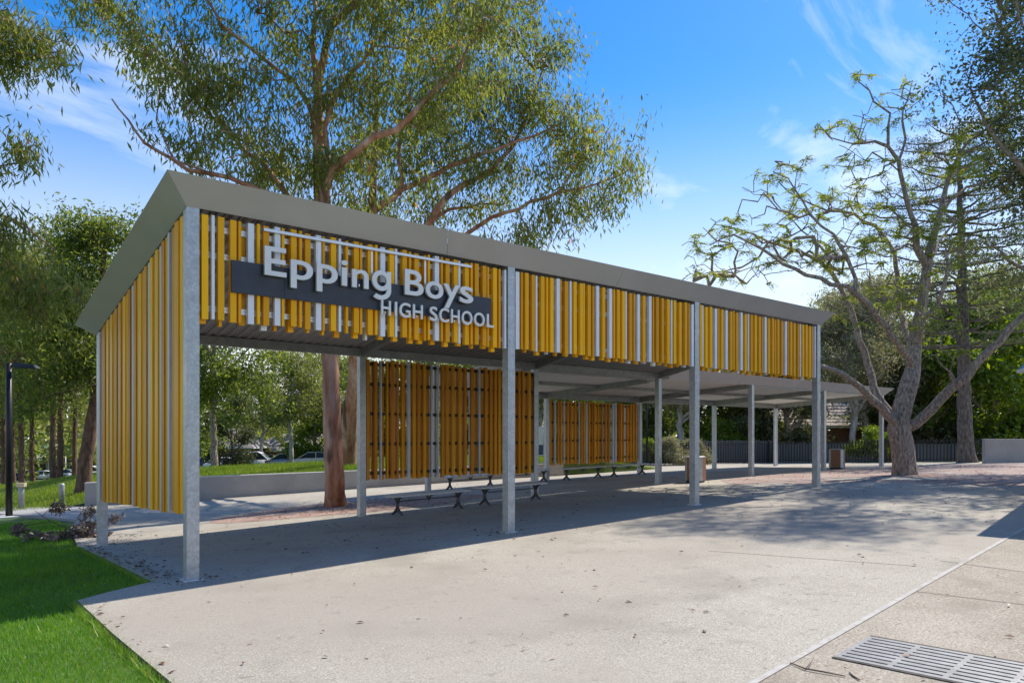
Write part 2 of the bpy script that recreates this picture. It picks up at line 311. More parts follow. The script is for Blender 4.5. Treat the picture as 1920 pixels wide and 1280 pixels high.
# ------------------------------------------------------------------ tree builder
class Tree:
    def __init__(s, seed): s.p = []; s.par = []; s.r = []; s.rng = np.random.default_rng(seed); s.tips = []
    def add(s, p, par, r=0): s.p.append(np.array(p, float)); s.par.append(par); s.r.append(r); return len(s.p) - 1
    def limb(s, pts, r0, r1, parent=None, step=.35, jit=.03, pw=1.0):
        """a guided limb through given points; starts at the nearest node unless it is the first"""
        pts = [np.array(p, float) for p in pts]
        # Catmull-Rom through the points
        if s.p and parent is None:
            A = np.array(s.p); parent = int(np.argmin(((A - pts[0]) ** 2).sum(1))); pts[0] = s.p[parent]
        q = [pts[0] * 2 - pts[1]] + pts + [pts[-1] * 2 - pts[-2]]; path = []
        for i in range(1, len(q) - 2):
            n = max(1, int(np.linalg.norm(q[i + 1] - q[i]) / step))
            for k in range(n):
                u = k / n; a, b, c, d = q[i - 1], q[i], q[i + 1], q[i + 2]
                path.append(.5 * (2 * b + (c - a) * u + (2 * a - 5 * b + 4 * c - d) * u * u + (3 * b - a - 3 * c + d) * u ** 3))
        path.append(pts[-1]); last = parent; m = len(path)
        for i, p in enumerate(path):
            r = r1 + (r0 - r1) * (1 - i / max(1, m - 1)) ** pw
            if i == 0 and parent is not None: continue
            last = s.add(p + s.rng.normal(size=3) * jit * (0 < i), -1 if last is None else last, r)
        return last
    def grow(s, targets, wig=.12, step=.3, up=0.15):
        """join every target to the nearest branch by a bent twig"""
        T = np.array(targets); A = np.array(s.p); d = np.min(((T[:, None, :] - A[None]) ** 2).sum(2), 1)
        cap = len(s.p) + int(np.sqrt(d).sum() / step * 1.2) + len(T) * 3 + 50; B = np.zeros((cap, 3)); B[:len(A)] = A; pen = np.zeros(cap); pen[:len(A)] = (np.array(s.r) > .16) * .15
        for i in np.argsort(d):
            m = len(s.p); v = T[i] - B[:m]; dist = np.sqrt((v * v).sum(1)); cost = dist + np.maximum(0, -v[:, 2]) * .9 + pen[:m]
            j = int(np.argmin(cost)); L = dist[j]; n = max(1, int(L / step)); last = j; a = s.p[j]; off = s.rng.normal(size=3) * L * .12
            for k in range(1, n + 1):
                u = k / n; p = a + v[j] * u + off * math.sin(math.pi * u) + np.array([0, 0, (up * L) * math.sin(math.pi * u)])
                if k < n: p = p + s.rng.normal(size=3) * wig * min(L, 1)
                last = s.add(p, last); B[last] = p
            s.tips.append(last)
    def radii(s, tip=.008, e=2.35):
        n = len(s.p); acc = np.zeros(n); r = np.zeros(n); pre = np.array(s.r)
        for i in range(n - 1, -1, -1):
            r[i] = max(tip, acc[i] ** (1 / e) if acc[i] > 0 else 0)
            if pre[i] > 0: r[i] = max(pre[i], min(r[i], pre[i] * 1.15))
            if s.par[i] >= 0: acc[s.par[i]] += r[i] ** e
        s.rad = r; return r
    def wood(s, name, m, parent, nside=8):
        n = len(s.p); P = np.array(s.p); r = s.rad; ch = [[] for _ in range(n)]
        for i, q in enumerate(s.par):
            if q >= 0: ch[q].append(i)
        main = [-1] * n
        for i in range(n):
            if ch[i]: main[i] = max(ch[i], key=lambda k: r[k] + (1 if s.r[k] > 0 and s.r[i] > 0 and k == i + 1 else 0))
        V = []; Fc = []; ring = [None] * n; fr = [None] * n
        def mk(p, d, u, rr, ns):
            v = np.cross(d, u); a = np.arange(ns) * 2 * math.pi / ns; b = len(V)
            for q in p + (np.cos(a)[:, None] * u + np.sin(a)[:, None] * v) * rr: V.append(q)
            return (b, ns)
        def conn(a, b):
            na, nb = a[1], b[1]
            if na == nb:
                for k in range(na): Fc.append((a[0] + k, a[0] + (k + 1) % na, b[0] + (k + 1) % nb, b[0] + k))
        for i in range(n):
            q = s.par[i]; c = main[i]
            din = P[i] - P[q] if q >= 0 else None; dout = P[c] - P[i] if c >= 0 else None
            d = din if dout is None else dout if din is None else unit(din) + unit(dout)
            d = unit(d); ns = nside if r[i] > .09 else 6 if r[i] > .035 else 4 if r[i] > .012 else 3
            if q < 0:
                u = unit(np.cross(d, [.3, .9, .1])); ring[i] = mk(P[i], d, u, r[i], ns); fr[i] = u; continue
            u0 = fr[q]; u = u0 - d * (u0 @ d)
            if np.linalg.norm(u) < .05: u = np.cross(d, [.31, .2, .93])
            u = unit(u); fr[i] = u
            if main[q] == i and ring[q][1] == ns: ring[i] = mk(P[i], d, u, r[i], ns); conn(ring[q], ring[i])
            else:
                de = unit(din); us = u0 - de * (u0 @ de)
                if np.linalg.norm(us) < .05: us = np.cross(de, [.31, .2, .93])
                st = mk(P[q], de, unit(us), min(r[q] * .98, r[i] * (1.25 if main[q] != i else 1.1)), ns); ring[i] = mk(P[i], d, u, r[i], ns); conn(st, ring[i])
        me = bpy.data.meshes.new(name); me.from_pydata([tuple(v) for v in V], [], Fc); me.update()
        return link(name, me, m, parent, smooth=True)
    def leaves(s, name, m, parent, per, size, wid, spread, droop=.6, tone=(.0, 1.0), clump=.25, back=0.0):
        T = np.array([s.p[i] for i in s.tips]); rg = s.rng
        n = len(T); cnt = np.maximum(1, (per * rg.uniform(.5, 1.5, n)).astype(int)); idx = np.repeat(np.arange(n), cnt); N = len(idx)
        P = T[idx] + rg.normal(size=(N, 3)) * np.array(spread)
        if back > 0:                                      # some leaves sit back along the twig
            Q = np.array([s.p[max(0, s.par[i])] for i in s.tips])[idx]; u = rg.random((N, 1)) * back; P = P * (1 - u) + (Q + P - T[idx]) * u
        D = rg.normal(size=(N, 3)); D = unit(D) * (1 - droop) + np.array([0, 0, -1]) * droop + rg.normal(size=(N, 3)) * .12
        L = size * rg.uniform(.6, 1.35, N); W = L * wid * rg.uniform(.7, 1.3, N)
        base = rg.uniform(0, 1, n)[idx]
        tn = np.clip(tone[0] + (tone[1] - tone[0]) * (base * clump + rg.random(N) * (1 - clump)), 0, 1)
        return link(name, quads_mesh(name, leaf_geo(P, D, L, W, rg), 4, tn), m, parent)

def blob_points(blobs, n, rng, clump=0, rad=.4):
    """points spread through a list of (centre(3), radius(3)) ellipsoids; with clump, gathered in sprays with gaps between"""
    wts = np.array([np.prod(b[1]) ** .6 for b in blobs]); wts /= wts.sum(); pts = []
    for b, k in zip(blobs, rng.multinomial(n, wts)):
        m = max(2, int(k / clump)) if clump else k
        if k == 0: continue
        v = unit(rng.normal(size=(m, 3))) * (rng.random((m, 1)) ** .42); c = np.array(b[0]) + v * np.array(b[1])
        if clump: c = c[rng.integers(0, m, k)] + rng.normal(size=(k, 3)) * np.array([rad, rad, rad * .6])
        pts.append(c)
    return np.concatenate(pts)
def pblobs(L):
    """(px, py, rx, ry, Z, rz) -> world ellipsoids facing any way (round in plan)"""
    o = []
    for x, y, rx, ry, Z, rz in L:
        k = Z / F; h = (rx * k + rz) / 2; o.append((at(x, y, Z), (h, h, ry * k)))
    return o

# ================================================================== THE SETTING
def axis(*seg): return np.unique(np.concatenate([np.arange(a, b, s) for a, b, s in seg]))
ax = axis((-420, -60, 30), (-60, -12, 4), (-12, 30, .75), (30, 80, 3), (80, 620, 30)); ay = axis((-200, -20, 15), (-20, 34, .75), (34, 140, 4), (140, 700, 35))
GX, GY = np.meshgrid(ax, ay, indexing='ij'); GZ = terr(GX, GY); ni, nj = GX.shape
ii, jj = np.meshgrid(np.arange(ni - 1), np.arange(nj - 1), indexing='ij'); q0 = (ii * nj + jj).ravel()
me = bpy.data.meshes.new('ground'); me.from_pydata(np.stack([GX, GY, GZ], -1).reshape(-1, 3).tolist(), [], np.stack([q0, q0 + nj, q0 + nj + 1, q0 + 1], 1).tolist()); me.update()
tag(link('ground', me, 'ground', smooth=True), kind='structure')

def line_t(s): return -6.81 + .0992 * s
lp1, lp2, lp3 = gp(146, 974), gp(70, 967), gp(0, 963)
pave = [(-.30, 5.45), (-.33, 2.8), (-.37, .29), (-.8, .05), (-1.25, -.23), (-1.27, -2.0), (-1.26, -3.8), (-1.3, line_t(-1.3)), (39, line_t(39)), (39, 3), (35, 12), (30.5, 18.4), (22, 20), (17.7, 14.5)] + [(x, y) for x, y in WALL[::-1]] + [(lp1[0], lp1[1] + .05), (.15, 9)]
pav = sheet('pavement', pave, 'concrete', g, step=1.5, skirt=.16)
pav.data.materials.append(MAT['edge_dark'])
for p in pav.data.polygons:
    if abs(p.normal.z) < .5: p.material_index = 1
sheet('footpath', [(WALL[0][0] - .02, WALL[0][1]), (lp1[0] - .02, lp1[1] + .05), (lp2[0], lp2[1]), (lp3[0], lp3[1]), (-14, 14.4), (-40, 17), (-40, 21), (-14, 19.5), (-3.0, 19.4), (-.6, 17.9)], 'path', g, dz=.003, step=1.5, skirt=.1)
sheet('side_pavement', [(-1.3, line_t(-1.3) - .004), (-1.3, -13), (39, -13), (39, line_t(39) - .004)], 'tan_concrete', g, dz=-.002, step=1.5, skirt=.15)
bmk = [(-1.3, line_t(-1.3) - .028), (39, line_t(39) - .028), (39, line_t(39) + .022), (-1.3, line_t(-1.3) + .022)]
sheet('edge_line', bmk, 'white_line', g, dz=.004, step=1.5)
# saw-cut joints in the tan slab
for pa, pb in (((1770, 1052), (1919, 1072)), ((1728, 1110), (1919, 1133)), ((1335, 1033), (1700, 1060))):
    a, b = gp(*pa)[:2], gp(*pb)[:2]; d = (b - a) / np.linalg.norm(b - a); nrm = np.array([-d[1], d[0]]) * .006; a = a - d * .05; b = b + d * (2 if pa[0] > 1700 else .1)
    tag(sheet('paving_joint', [tuple(a - nrm), tuple(b - nrm), tuple(b + nrm), tuple(a + nrm)], 'edge_dark', g, dz=.0025, step=1.5), kind='structure')
# red surfacing on the far court and bark-stained soil round the gum
r1, r2 = gp(1548, 905), gp(1919, 916)
def arc(c, r, n=24, sx=1, sy=1, wob=0, seed=1):
    q = random.Random(seed); ph = [q.uniform(0, 6.28) for _ in range(4)]
    return [(c[0] + sx * r * (1 + wob * (math.sin(2 * a + ph[0]) + .6 * math.sin(3 * a + ph[1]) + .4 * math.sin(5 * a + ph[2]))) * math.cos(a), c[1] + sy * r * (1 + wob * (math.sin(3 * a + ph[3]) + .5 * math.sin(4 * a + ph[0]))) * math.sin(a)) for a in [2 * math.pi * k / n for k in range(n)]]
sheet('red_paving', [(15.3, 2.7), (16.2, .9), (17.2, .2), (17.9, -.9), (18.0, -2.4), (18.6, -4.6), (36, -2.9), (35, 1.5), (31, 4.3), (20, 4.55), (17, 4.2)], 'red_paving', g, dz=.004, step=1.5)
for px, py, r_, lab in ((1700, 897, .85, 0), (1592, 898, .75, 0)):
    c = gp(px, py); sheet('paving_circle', arc(c[:2], r_, 28), 'concrete', g, dz=.008, step=2)
sheet('bark_soil', arc((6.2, 7.3), 2.3, 40, 1.5, .75, .07, 3), 'bark_chips', g, dz=.004, step=1.5)

# retaining wall and its grassed bank
wl = thing('retaining_wall', 'low grey concrete retaining wall holding up the grassy bank', 'wall', (0, 0, 0))
for k, (a, b) in enumerate(zip(WALL, WALL[1:])):
    a = np.array(a); b = np.array(b); d = (b - a) / np.linalg.norm(b - a); n_ = np.array([-d[1], d[0]]) * .2
    za, zb = .46 - .10 * (k == 0), .46 + .06 * k
    ta, tb = (.30, .44)[k > 0] if k < 2 else .52, (.44, .52, .62)[k]
    bm = bmesh.new(); lo = -.9
    hexa(bm, [(*a, lo), (*b, lo), (*(b + n_), lo), (*(a + n_), lo), (*a, ta), (*b, tb), (*(b + n_), tb), (*(a + n_), ta)])
    link('wall_panel', mesh_of(bm, 'wall_panel'), 'wall_concrete', wl)
    bm = bmesh.new(); o_ = -n_ * .06
    hexa(bm, [(*(a + o_), ta + .002), (*(b + o_), tb + .002), (*(b + n_), tb + .002), (*(a + n_), ta + .002), (*(a + o_), ta + .03), (*(b + o_), tb + .03), (*(b + n_), tb + .03), (*(a + n_), ta + .03)])
    link('capping', mesh_of(bm, 'capping'), 'wall_top', wl)

bankp = [(x, y + .12) for x, y in WALL] + [(20, 11.9), (25, 12.5), (27, 22), (20, 34), (6, 38), (-3, 30), (-2.2, 19.4), (-.6, 18.0), (.9, 16.4)]
sheet('grass_bank', bankp, 'ground', bank_h, step=1.0, skirt=.5)

# ================================================================== THE SIGN SHELTER
SH = thing('sign_shelter', 'open steel shelter with yellow and white slat screens and grey skillion roof', 'shelter', (0, 0, 0))
def zb(t): return 4.50 - .197 * (t + .08)              # lower edge of the fascia
def zt(t): return 4.79 - .199 * (t + .373)             # top edge
def roof(par, s0, s1, t0, t1, so0, so1, to0, to1, zbot, ztop, fmat, soff, ribs, lip=.13):
    inn = [(s0, t0), (s1, t0), (s1, t1), (s0, t1)]; outr = [(so0, to0), (so1, to0), (so1, to1), (so0, to1)]
    for k in range(4):
        a, b, A, B = inn[k], inn[(k + 1) % 4], outr[k], outr[(k + 1) % 4]
        cx, cy = (s0 + s1) / 2, (t0 + t1) / 2
        def inset(p, m=.02): return (p[0] + m * (1 if p[0] < cx else -1), p[1] + m * (1 if p[1] < cy else -1))
        ia, ib, iA, iB = inset(a), inset(b), inset(A, .03), inset(B, .03)
        ns = max(1, round(math.dist(a, b) / 3.8)); lerp = lambda p, q, u: (p[0] + (q[0] - p[0]) * u, p[1] + (q[1] - p[1]) * u)
        for j in range(ns):                              # sheet lengths with a fine joint between
            gap = .0035 / math.dist(a, b); u0 = j / ns + (gap if j else 0); u1 = (j + 1) / ns - (gap if j < ns - 1 else 0)
            c = [lerp(p, q, u) for p, q in ((a, b), (ia, ib), (A, B), (iA, iB)) for u in (u0, u1)]
            bm = bmesh.new()
            hexa(bm, [(*c[0], zbot(c[0][1])), (*c[1], zbot(c[1][1])), (*c[3], zbot(c[3][1]) + .004), (*c[2], zbot(c[2][1]) + .004), (*c[4], ztop(c[4][1])), (*c[5], ztop(c[5][1])), (*c[7], ztop(c[7][1]) + .004), (*c[6], ztop(c[6][1]) + .004)])
            link('fascia', mesh_of(bm, 'fascia'), fmat, par)
    # roof sheeting, ribbed, just below the fascia's top edge
    def ribbed(name, S0, S1, T0, T1, zf, pitch, hgt, m):
        n = int((S1 - S0) / pitch); V = []; Fc = []; prof = [(0, 0), (.35, 0), (.5, 1), (.85, 1)]
        for k in range(n):
            for u, h in prof:
                s = S0 + (k + u) * pitch
                V += [(s, T0, zf(T0) + h * hgt), (s, T1, zf(T1) + h * hgt)]
        for k in range(len(V) // 2 - 1): Fc.append((2 * k, 2 * k + 2, 2 * k + 3, 2 * k + 1))
        me = bpy.data.meshes.new(name); me.from_pydata(V, [], Fc); me.update(); return link(name, me, m, par)
    ribbed('roof_sheet', so0 + .19, so1 - .19, to0 + .19, to1 - .19, lambda t: ztop(t) - .11, .19, .025, 'roof_sheet')
    if ribs: ribbed('soffit', s0 + .015, s1 - .015, t0 + .015, t1 - .015, lambda t: zbot(t) + lip, .062, .016, soff)
    else:
        n = int(round((s1 - s0) / 1.25))
        for k in range(n):
            bm = bmesh.new(); a = s0 + .015 + (s1 - s0 - .03) * k / n; b = s0 + .015 + (s1 - s0 - .03) * (k + 1) / n - .012
            hexa(bm, [(a, t0 + .015, zbot(t0) + lip), (b, t0 + .015, zbot(t0) + lip), (b, t1 - .015, zbot(t1) + lip), (a, t1 - .015, zbot(t1) + lip)] + [(a, t0 + .015, zbot(t0) + lip + .012), (b, t0 + .015, zbot(t0) + lip + .012), (b, t1 - .015, zbot(t1) + lip + .012), (a, t1 - .015, zbot(t1) + lip + .012)])
            link('soffit_panel', mesh_of(bm, 'soffit_panel'), soff, par)
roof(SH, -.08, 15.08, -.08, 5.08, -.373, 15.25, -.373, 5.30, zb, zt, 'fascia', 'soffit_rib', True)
def post(par, s, t, top, m='galv', w_=.075):
    zg = float(g(s, t)); o = box('post', s - w_, s + w_, t - w_, t + w_, zg - .25, top, m, par, .006)
    bp = box('base_plate', s - .11, s + .11, t - .11, t + .11, zg - .1, zg + .012, 'grout', o)
    return o
for s in (0, 5, 10, 15):
    post(SH, s, 0, 4.498 + .015); post(SH, s, 5, 3.625)
for a in (0, 5, 10):                                     # rear and front beams, one per bay
    box('beam', a + .078, a + 4.922, 4.94, 5.06, 3.45, 3.62, 'galv_beam', SH, .004)
    box('beam', a + .078, a + 4.922, .09, .17, 4.30, 4.46, 'galv_beam', SH, .004)
for s in (0, 5, 10, 15):                                 # rafters
    bm = bmesh.new(); w_ = .05
    def zs(t): return zb(t) + .125
    ta, tb = .08, 4.93
    hexa(bm, [(s - w_, ta, zs(ta) - .19), (s + w_, ta, zs(ta) - .19), (s + w_, tb, zs(tb) - .19), (s - w_, tb, zs(tb) - .19), (s - w_, ta, zs(ta)), (s + w_, ta, zs(ta)), (s + w_, tb, zs(tb)), (s - w_, tb, zs(tb))])
    link('rafter', mesh_of(bm, 'rafter'), 'galv_beam', SH)
    for tt in (4.35, 4.55):                              # bolt heads
        bm = bmesh.new(); tube(bm, [(s - w_ - .012, tt, zs(tt) - .09), (s - w_ + .005, tt, zs(tt) - .09)], .014, 6); link('bolt', mesh_of(bm, 'bolt'), 'galv', SH)
for a in (10,):
    for u in (10.6, 10.8, 14.2, 14.4):
        bm = bmesh.new(); tube(bm, [(u, 4.928, 3.54), (u, 4.945, 3.54)], .016, 6); link('bolt', mesh_of(bm, 'bolt'), 'galv', SH)

# slat meshes are shared: one per width and length
_slat = {}
def slat(par, s, t, z0, z1, w_, d_, m, rz=0):
    key = (round(w_, 3), round(d_, 3), round(z1 - z0, 2), m)
    if key not in _slat:
        bm = bmesh.new(); bx(bm, -w_ / 2, w_ / 2, -d_ / 2, d_ / 2, 0, z1 - z0); _slat[key] = mesh_of(bm, 'slat'); _slat[key].materials.append(MAT[m])
    o = bpy.data.objects.new('slat', _slat[key]); C.objects.link(o); o.parent = par; o.location = (s, t, z0); o.rotation_euler = (0, 0, rz)
    return o
def screen(name_parent, label=None):
    o = bpy.data.objects.new('slat_screen', None); C.objects.link(o); o.parent = name_parent
    return o
def rails(par, p0, p1, zs_, m='aluminium'):
    for z in zs_:
        bm = bmesh.new(); bar(bm, (*p0, z - .022), (*p1, z - .022), .04, .026); bar(bm, (*p0, z + .022), (*p1, z + .022), .04, .026); bar(bm, (*p0, z), (*p1, z), .026, .02)
        link('rail', mesh_of(bm, 'rail'), m, par)
def tr(x0, k, L): return [((a / k + x0), (b / k + x0), c) for a, b, c in L]
bay1 = tr(370, 4.923, [(45, 100, 'Y'), (135, 158, 'W'), (200, 243, 'Y'), (313, 355, 'Y'), (383, 403, 'Y'), (472, 522, 'W'), (555, 577, 'Y'), (618, 658, 'Y'), (722, 760, 'W'), (782, 802, 'Y'), (867, 917, 'Y'), (945, 963, 'Y'), (1003, 1040, 'Y'), (1102, 1140, 'W'), (1157, 1175, 'Y'), (1238, 1280, 'Y'), (1308, 1325, 'W')]) \
    + tr(640, 5.119, [(38, 70, 'Y'), (130, 163, 'Y'), (183, 197, 'Y'), (257, 303, 'Y'), (328, 345, 'Y'), (383, 415, 'W'), (470, 503, 'Y'), (517, 535, 'W'), (590, 630, 'Y'), (653, 668, 'Y'), (708, 740, 'Y'), (790, 815, 'Y'), (833, 848, 'Y'), (900, 938, 'W'), (958, 973, 'Y'), (1003, 1040, 'Y'), (1085, 1117, 'Y'), (1125, 1140, 'W'), (1187, 1225, 'Y'), (1243, 1260, 'Y'), (1283, 1322, 'Y'), (1360, 1392, 'Y'), (1402, 1417, 'Y'), (1458, 1495, 'Y'), (1512, 1528, 'Y'), (1562, 1585, 'W')])
bay2 = tr(950, 5.333, [(92, 128, 'W'), (145, 160, 'Y'), (187, 222, 'Y'), (255, 283, 'Y'), (292, 305, 'W'), (345, 380, 'Y'), (398, 412, 'Y'), (440, 470, 'Y'), (505, 530, 'W'), (535, 548, 'Y'), (585, 615, 'Y'), (635, 647, 'W'), (673, 702, 'Y'), (735, 768, 'Y'), (770, 780, 'Y'), (812, 843, 'Y'), (860, 873, 'Y'), (900, 925, 'W'), (955, 992, 'Y'), (1028, 1055, 'W'), (1068, 1083, 'Y'), (1108, 1133, 'Y'), (1155, 1186, 'Y'), (1188, 1200, 'W'), (1228, 1258, 'Y'), (1270, 1283, 'Y'), (1310, 1333, 'W'), (1360, 1395, 'Y'), (1425, 1450, 'W'), (1462, 1474, 'Y'), (1498, 1523, 'Y'), (1548, 1580, 'Y'), (1605, 1635, 'Y'), (1645, 1655, 'W'), (1672, 1700, 'Y'), (1725, 1755, 'Y'), (1783, 1808, 'Y'), (1818, 1830, 'Y'), (1853, 1870, 'W')])
bay3 = tr(1290, 7.68, [(160, 192, 'Y'), (207, 222, 'W'), (255, 285, 'Y'), (320, 355, 'Y'), (390, 422, 'W'), (437, 450, 'Y'), (480, 515, 'Y'), (545, 575, 'W'), (610, 642, 'Y'), (655, 668, 'Y'), (695, 728, 'Y'), (760, 790, 'W'), (820, 853, 'Y'), (865, 880, 'W'), (905, 935, 'Y'), (965, 995, 'Y'), (1022, 1053, 'Y'), (1065, 1078, 'Y'), (1112, 1130, 'W'), (1155, 1185, 'Y'), (1215, 1245, 'Y'), (1255, 1268, 'Y'), (1290, 1320, 'Y'), (1345, 1375, 'Y'), (1405, 1425, 'W'), (1440, 1452, 'Y'), (1475, 1505, 'Y'), (1528, 1552, 'Y'), (1580, 1608, 'Y'), (1615, 1625, 'W'), (1650, 1675, 'Y'), (1700, 1725, 'Y'), (1748, 1775, 'Y'), (1785, 1795, 'Y'), (1828, 1836, 'W')])
CM = {'Y': 'yellow', 'W': 'white_slat', 'O': 'orange_yellow_shaded', 'G': 'grey_slat'}
for a, bay in ((0, bay1), (5, bay2), (10, bay3)):
    sn = screen(SH)
    rails(sn, (a + .076, 0), (a + 4.924, 0), (4.30, 3.97, 3.31))
    for x0, x1, c in bay:
        s0, s1 = on_t(x0, -.09)[0], on_t(x1, -.09)[0]; w_ = s1 - s0; w_ = .035 if w_ < .052 else .075
        s = min(max((s0 + s1) / 2, a + .08 + w_ / 2), a + 4.92 - w_ / 2)
        dz = rnd.uniform(-.012, .012)
        slat(sn, s, -.055 - (.004 if w_ < .05 else 0), 3.17 + dz, 4.44 + dz, w_, .068, CM[c], rnd.uniform(-.012, .012))
    u = a + .14                                          # the second layer behind the rails
    while u < a + 4.86:
        w_ = rnd.choice((.075, .075, .035)); c = 'W' if rnd.random() < .16 else 'Y'; dz = rnd.uniform(-.05, .0)
        slat(sn, u, .058, 3.15 + dz, 4.41 + rnd.choice((0, -.01)), w_, .068, CM[c]); u += rnd.uniform(.15, .29)
# end screen, seen from outside: dense full-height slats
sn = screen(SH); rails(sn, (0, .076), (0, 4.924), (3.3, 2.65, 2.0, 1.4, .95))
def on_s(x, s_): d = ray(x, 815); return (CAM + d * ((s_ - CAM[0]) / d[0]))[1]
k = 0
for x0, x1, c in [(350, 366, 'Y'), (318, 349, 'Y'), (305, 315, 'G'), (281, 304, 'Y'), (268, 278, 'G'), (235, 267, 'Y'), (222, 232, 'G'), (211, 221, 'O'), (190, 210, 'Y'), (170, 189, 'O'), (157, 169, 'G'), (110, 156, 'Y'), (104, 108, 'G'), (77, 103, 'Y'), (71, 75, 'G'), (49, 70, 'Y'), (39, 48, 'O'), (27, 37, 'G')]:
    ta, tb = sorted((on_s(170 + x0 / 2.13, -.09), on_s(170 + x1 / 2.13, -.09))); ta = max(ta, .085); tb = min(tb, 4.915)
    m_ = 1 if c == 'G' else max(1, round((tb - ta) / .14))
    for j in range(m_):
        w_ = (tb - ta) / m_; u = ta + (j + .5) * w_; k += 1
        slat(sn, -.058 + (.016 if k % 2 else 0), u, .80 - .034 * u + rnd.uniform(-.012, .012), zb(u) - .03, .062, round(w_ * (.97 if c != 'G' else .7), 3), CM['O' if c == 'Y' and k % 3 == 0 else c])
        if j < m_ - 1 or c == 'G': slat(sn, .056, ta + (j + 1) * w_, .82 - .034 * u, zb(u) - .04, .062, .09, 'orange_yellow_shaded')

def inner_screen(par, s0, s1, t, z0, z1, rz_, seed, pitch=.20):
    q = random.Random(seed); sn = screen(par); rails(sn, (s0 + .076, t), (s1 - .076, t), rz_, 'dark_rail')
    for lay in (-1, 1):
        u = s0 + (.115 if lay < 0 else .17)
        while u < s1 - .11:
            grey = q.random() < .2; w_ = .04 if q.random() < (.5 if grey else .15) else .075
            slat(sn, u, t + lay * .055, z0 + q.choice((0, -.02, .02)), z1 + q.choice((0, -.02, -.04)), w_, .066, 'grey_slat' if grey else 'orange_yellow_shaded')
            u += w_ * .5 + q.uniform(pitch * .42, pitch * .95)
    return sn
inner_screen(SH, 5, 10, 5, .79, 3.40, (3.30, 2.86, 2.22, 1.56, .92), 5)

# ================================================================== THE LOWER CANOPY BEHIND
CN = thing('lower_canopy', 'long low canopy with pale soffit on galvanised posts behind the sign shelter', 'canopy', (0, 0, 0))
def zb2(t): return 3.47 - .052 * (t - 4.92)
def zt2(t): return 3.77 - .052 * (t - 4.65)
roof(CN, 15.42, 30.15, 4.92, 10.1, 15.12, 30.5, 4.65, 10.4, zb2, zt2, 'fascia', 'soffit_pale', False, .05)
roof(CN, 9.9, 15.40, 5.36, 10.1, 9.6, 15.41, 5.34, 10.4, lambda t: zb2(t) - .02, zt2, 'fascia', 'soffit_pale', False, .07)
for s in (20, 25, 30): post(CN, s, 5, zb2(5) + .045)
for s in (10, 15, 20, 25, 30): post(CN, s, 10, 3.04)
for a in (10, 15, 20, 25): box('beam', a + .055, a + 4.945, 9.94, 10.06, 3.04, 3.24, 'galv_beam', CN, .004)
for s in (10, 15, 20, 25, 30):
    bm = bmesh.new(); w_ = .05; ta, tb = (5.08 if s > 15 else 5.38), 9.93
    hexa(bm, [(s - w_, ta, zb2(ta) - .10), (s + w_, ta, zb2(ta) - .10), (s + w_, tb, 3.04), (s - w_, tb, 3.04), (s - w_, ta, zb2(ta) + .045), (s + w_, ta, zb2(ta) + .045), (s + w_, tb, zb2(tb) + .045), (s - w_, tb, zb2(tb) + .045)])
    link('rafter', mesh_of(bm, 'rafter'), 'galv_beam', CN)
for a in (10, 15, 20, 25):
    box('purlin', a + .06, a + 4.94, 7.46, 7.52, zb2(7.5) - .05, zb2(7.5) + .044, 'galv_beam', CN)
for a in (20, 25): box('beam', a + .08, a + 4.92, 4.96, 5.04, zb2(5) - .04, zb2(5) + .04, 'galv_beam', CN)
bm = bmesh.new(); tube(bm, [(29.86, 9.95, 3.0), (29.84, 9.9, 2.85), (29.86, 9.93, 2.7), (29.86, 9.93, .3)], .035, 8); link('downpipe', mesh_of(bm, 'downpipe'), 'white_slat', CN)
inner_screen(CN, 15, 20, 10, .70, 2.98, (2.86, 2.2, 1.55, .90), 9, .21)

# ================================================================== THE SIGN
SG = thing('school_sign', 'navy sign board with raised pale letters reading Epping Boys High School', 'sign', (0, 0, 0))
TB = -.13
sl, sr, sm_ = on_t(434, TB)[0], on_t(921, TB)[0], on_t(533, TB)[0]
box('sign_board', sl, sm_ - .002, TB, TB + .035, 3.525, 3.925, 'navy', SG, .002)
box('sign_board', sm_ + .002, sr, TB, TB + .035, 3.525, 3.925, 'navy', SG, .002)
box('support_bar', on_t(495, TB)[0], on_t(885, TB)[0], TB, TB + .036, 4.355, 4.395, 'aluminium', SG, .003)
for x in (600, 700, 800): box('bracket', on_t(x, TB)[0] - .015, on_t(x, TB)[0] + .015, TB + .0365, TB + .045, 3.6, 4.35, 'aluminium', SG)
dg = None
def g_curve():
    """a one-storey g drawn as outline and counter"""
    cu = bpy.data.curves.new('letter', 'CURVE'); cu.dimensions = '2D'; cu.fill_mode = 'BOTH'; cu.extrude = .5
    A = lambda cx, cy, rx, ry, a0, a1, n: [(cx + rx * math.cos(math.radians(a0 + (a1 - a0) * k / n)), cy + ry * math.sin(math.radians(a0 + (a1 - a0) * k / n))) for k in range(n + 1)]
    outer = [(1, 1), (.765, 1)] + A(.49, .5, .49, .52, 50, 310, 30) + A(.44, .02, .325, .27, 0, -90, 8) + A(.44, .13, .36, .38, -95, -128, 4) + [(.06, -.37)] + A(.45, .02, .55, .50, -132, 0, 16)
    hole = A(.5, .5, .262, .29, 0, 348, 29)
    for L in (outer, hole):
        sp = cu.splines.new('POLY'); sp.points.add(len(L) - 1); sp.use_cyclic_u = True
        for p_, (x, y) in zip(sp.points, L): p_.co = (x * .5, y * .53, 0, 1)
    return cu
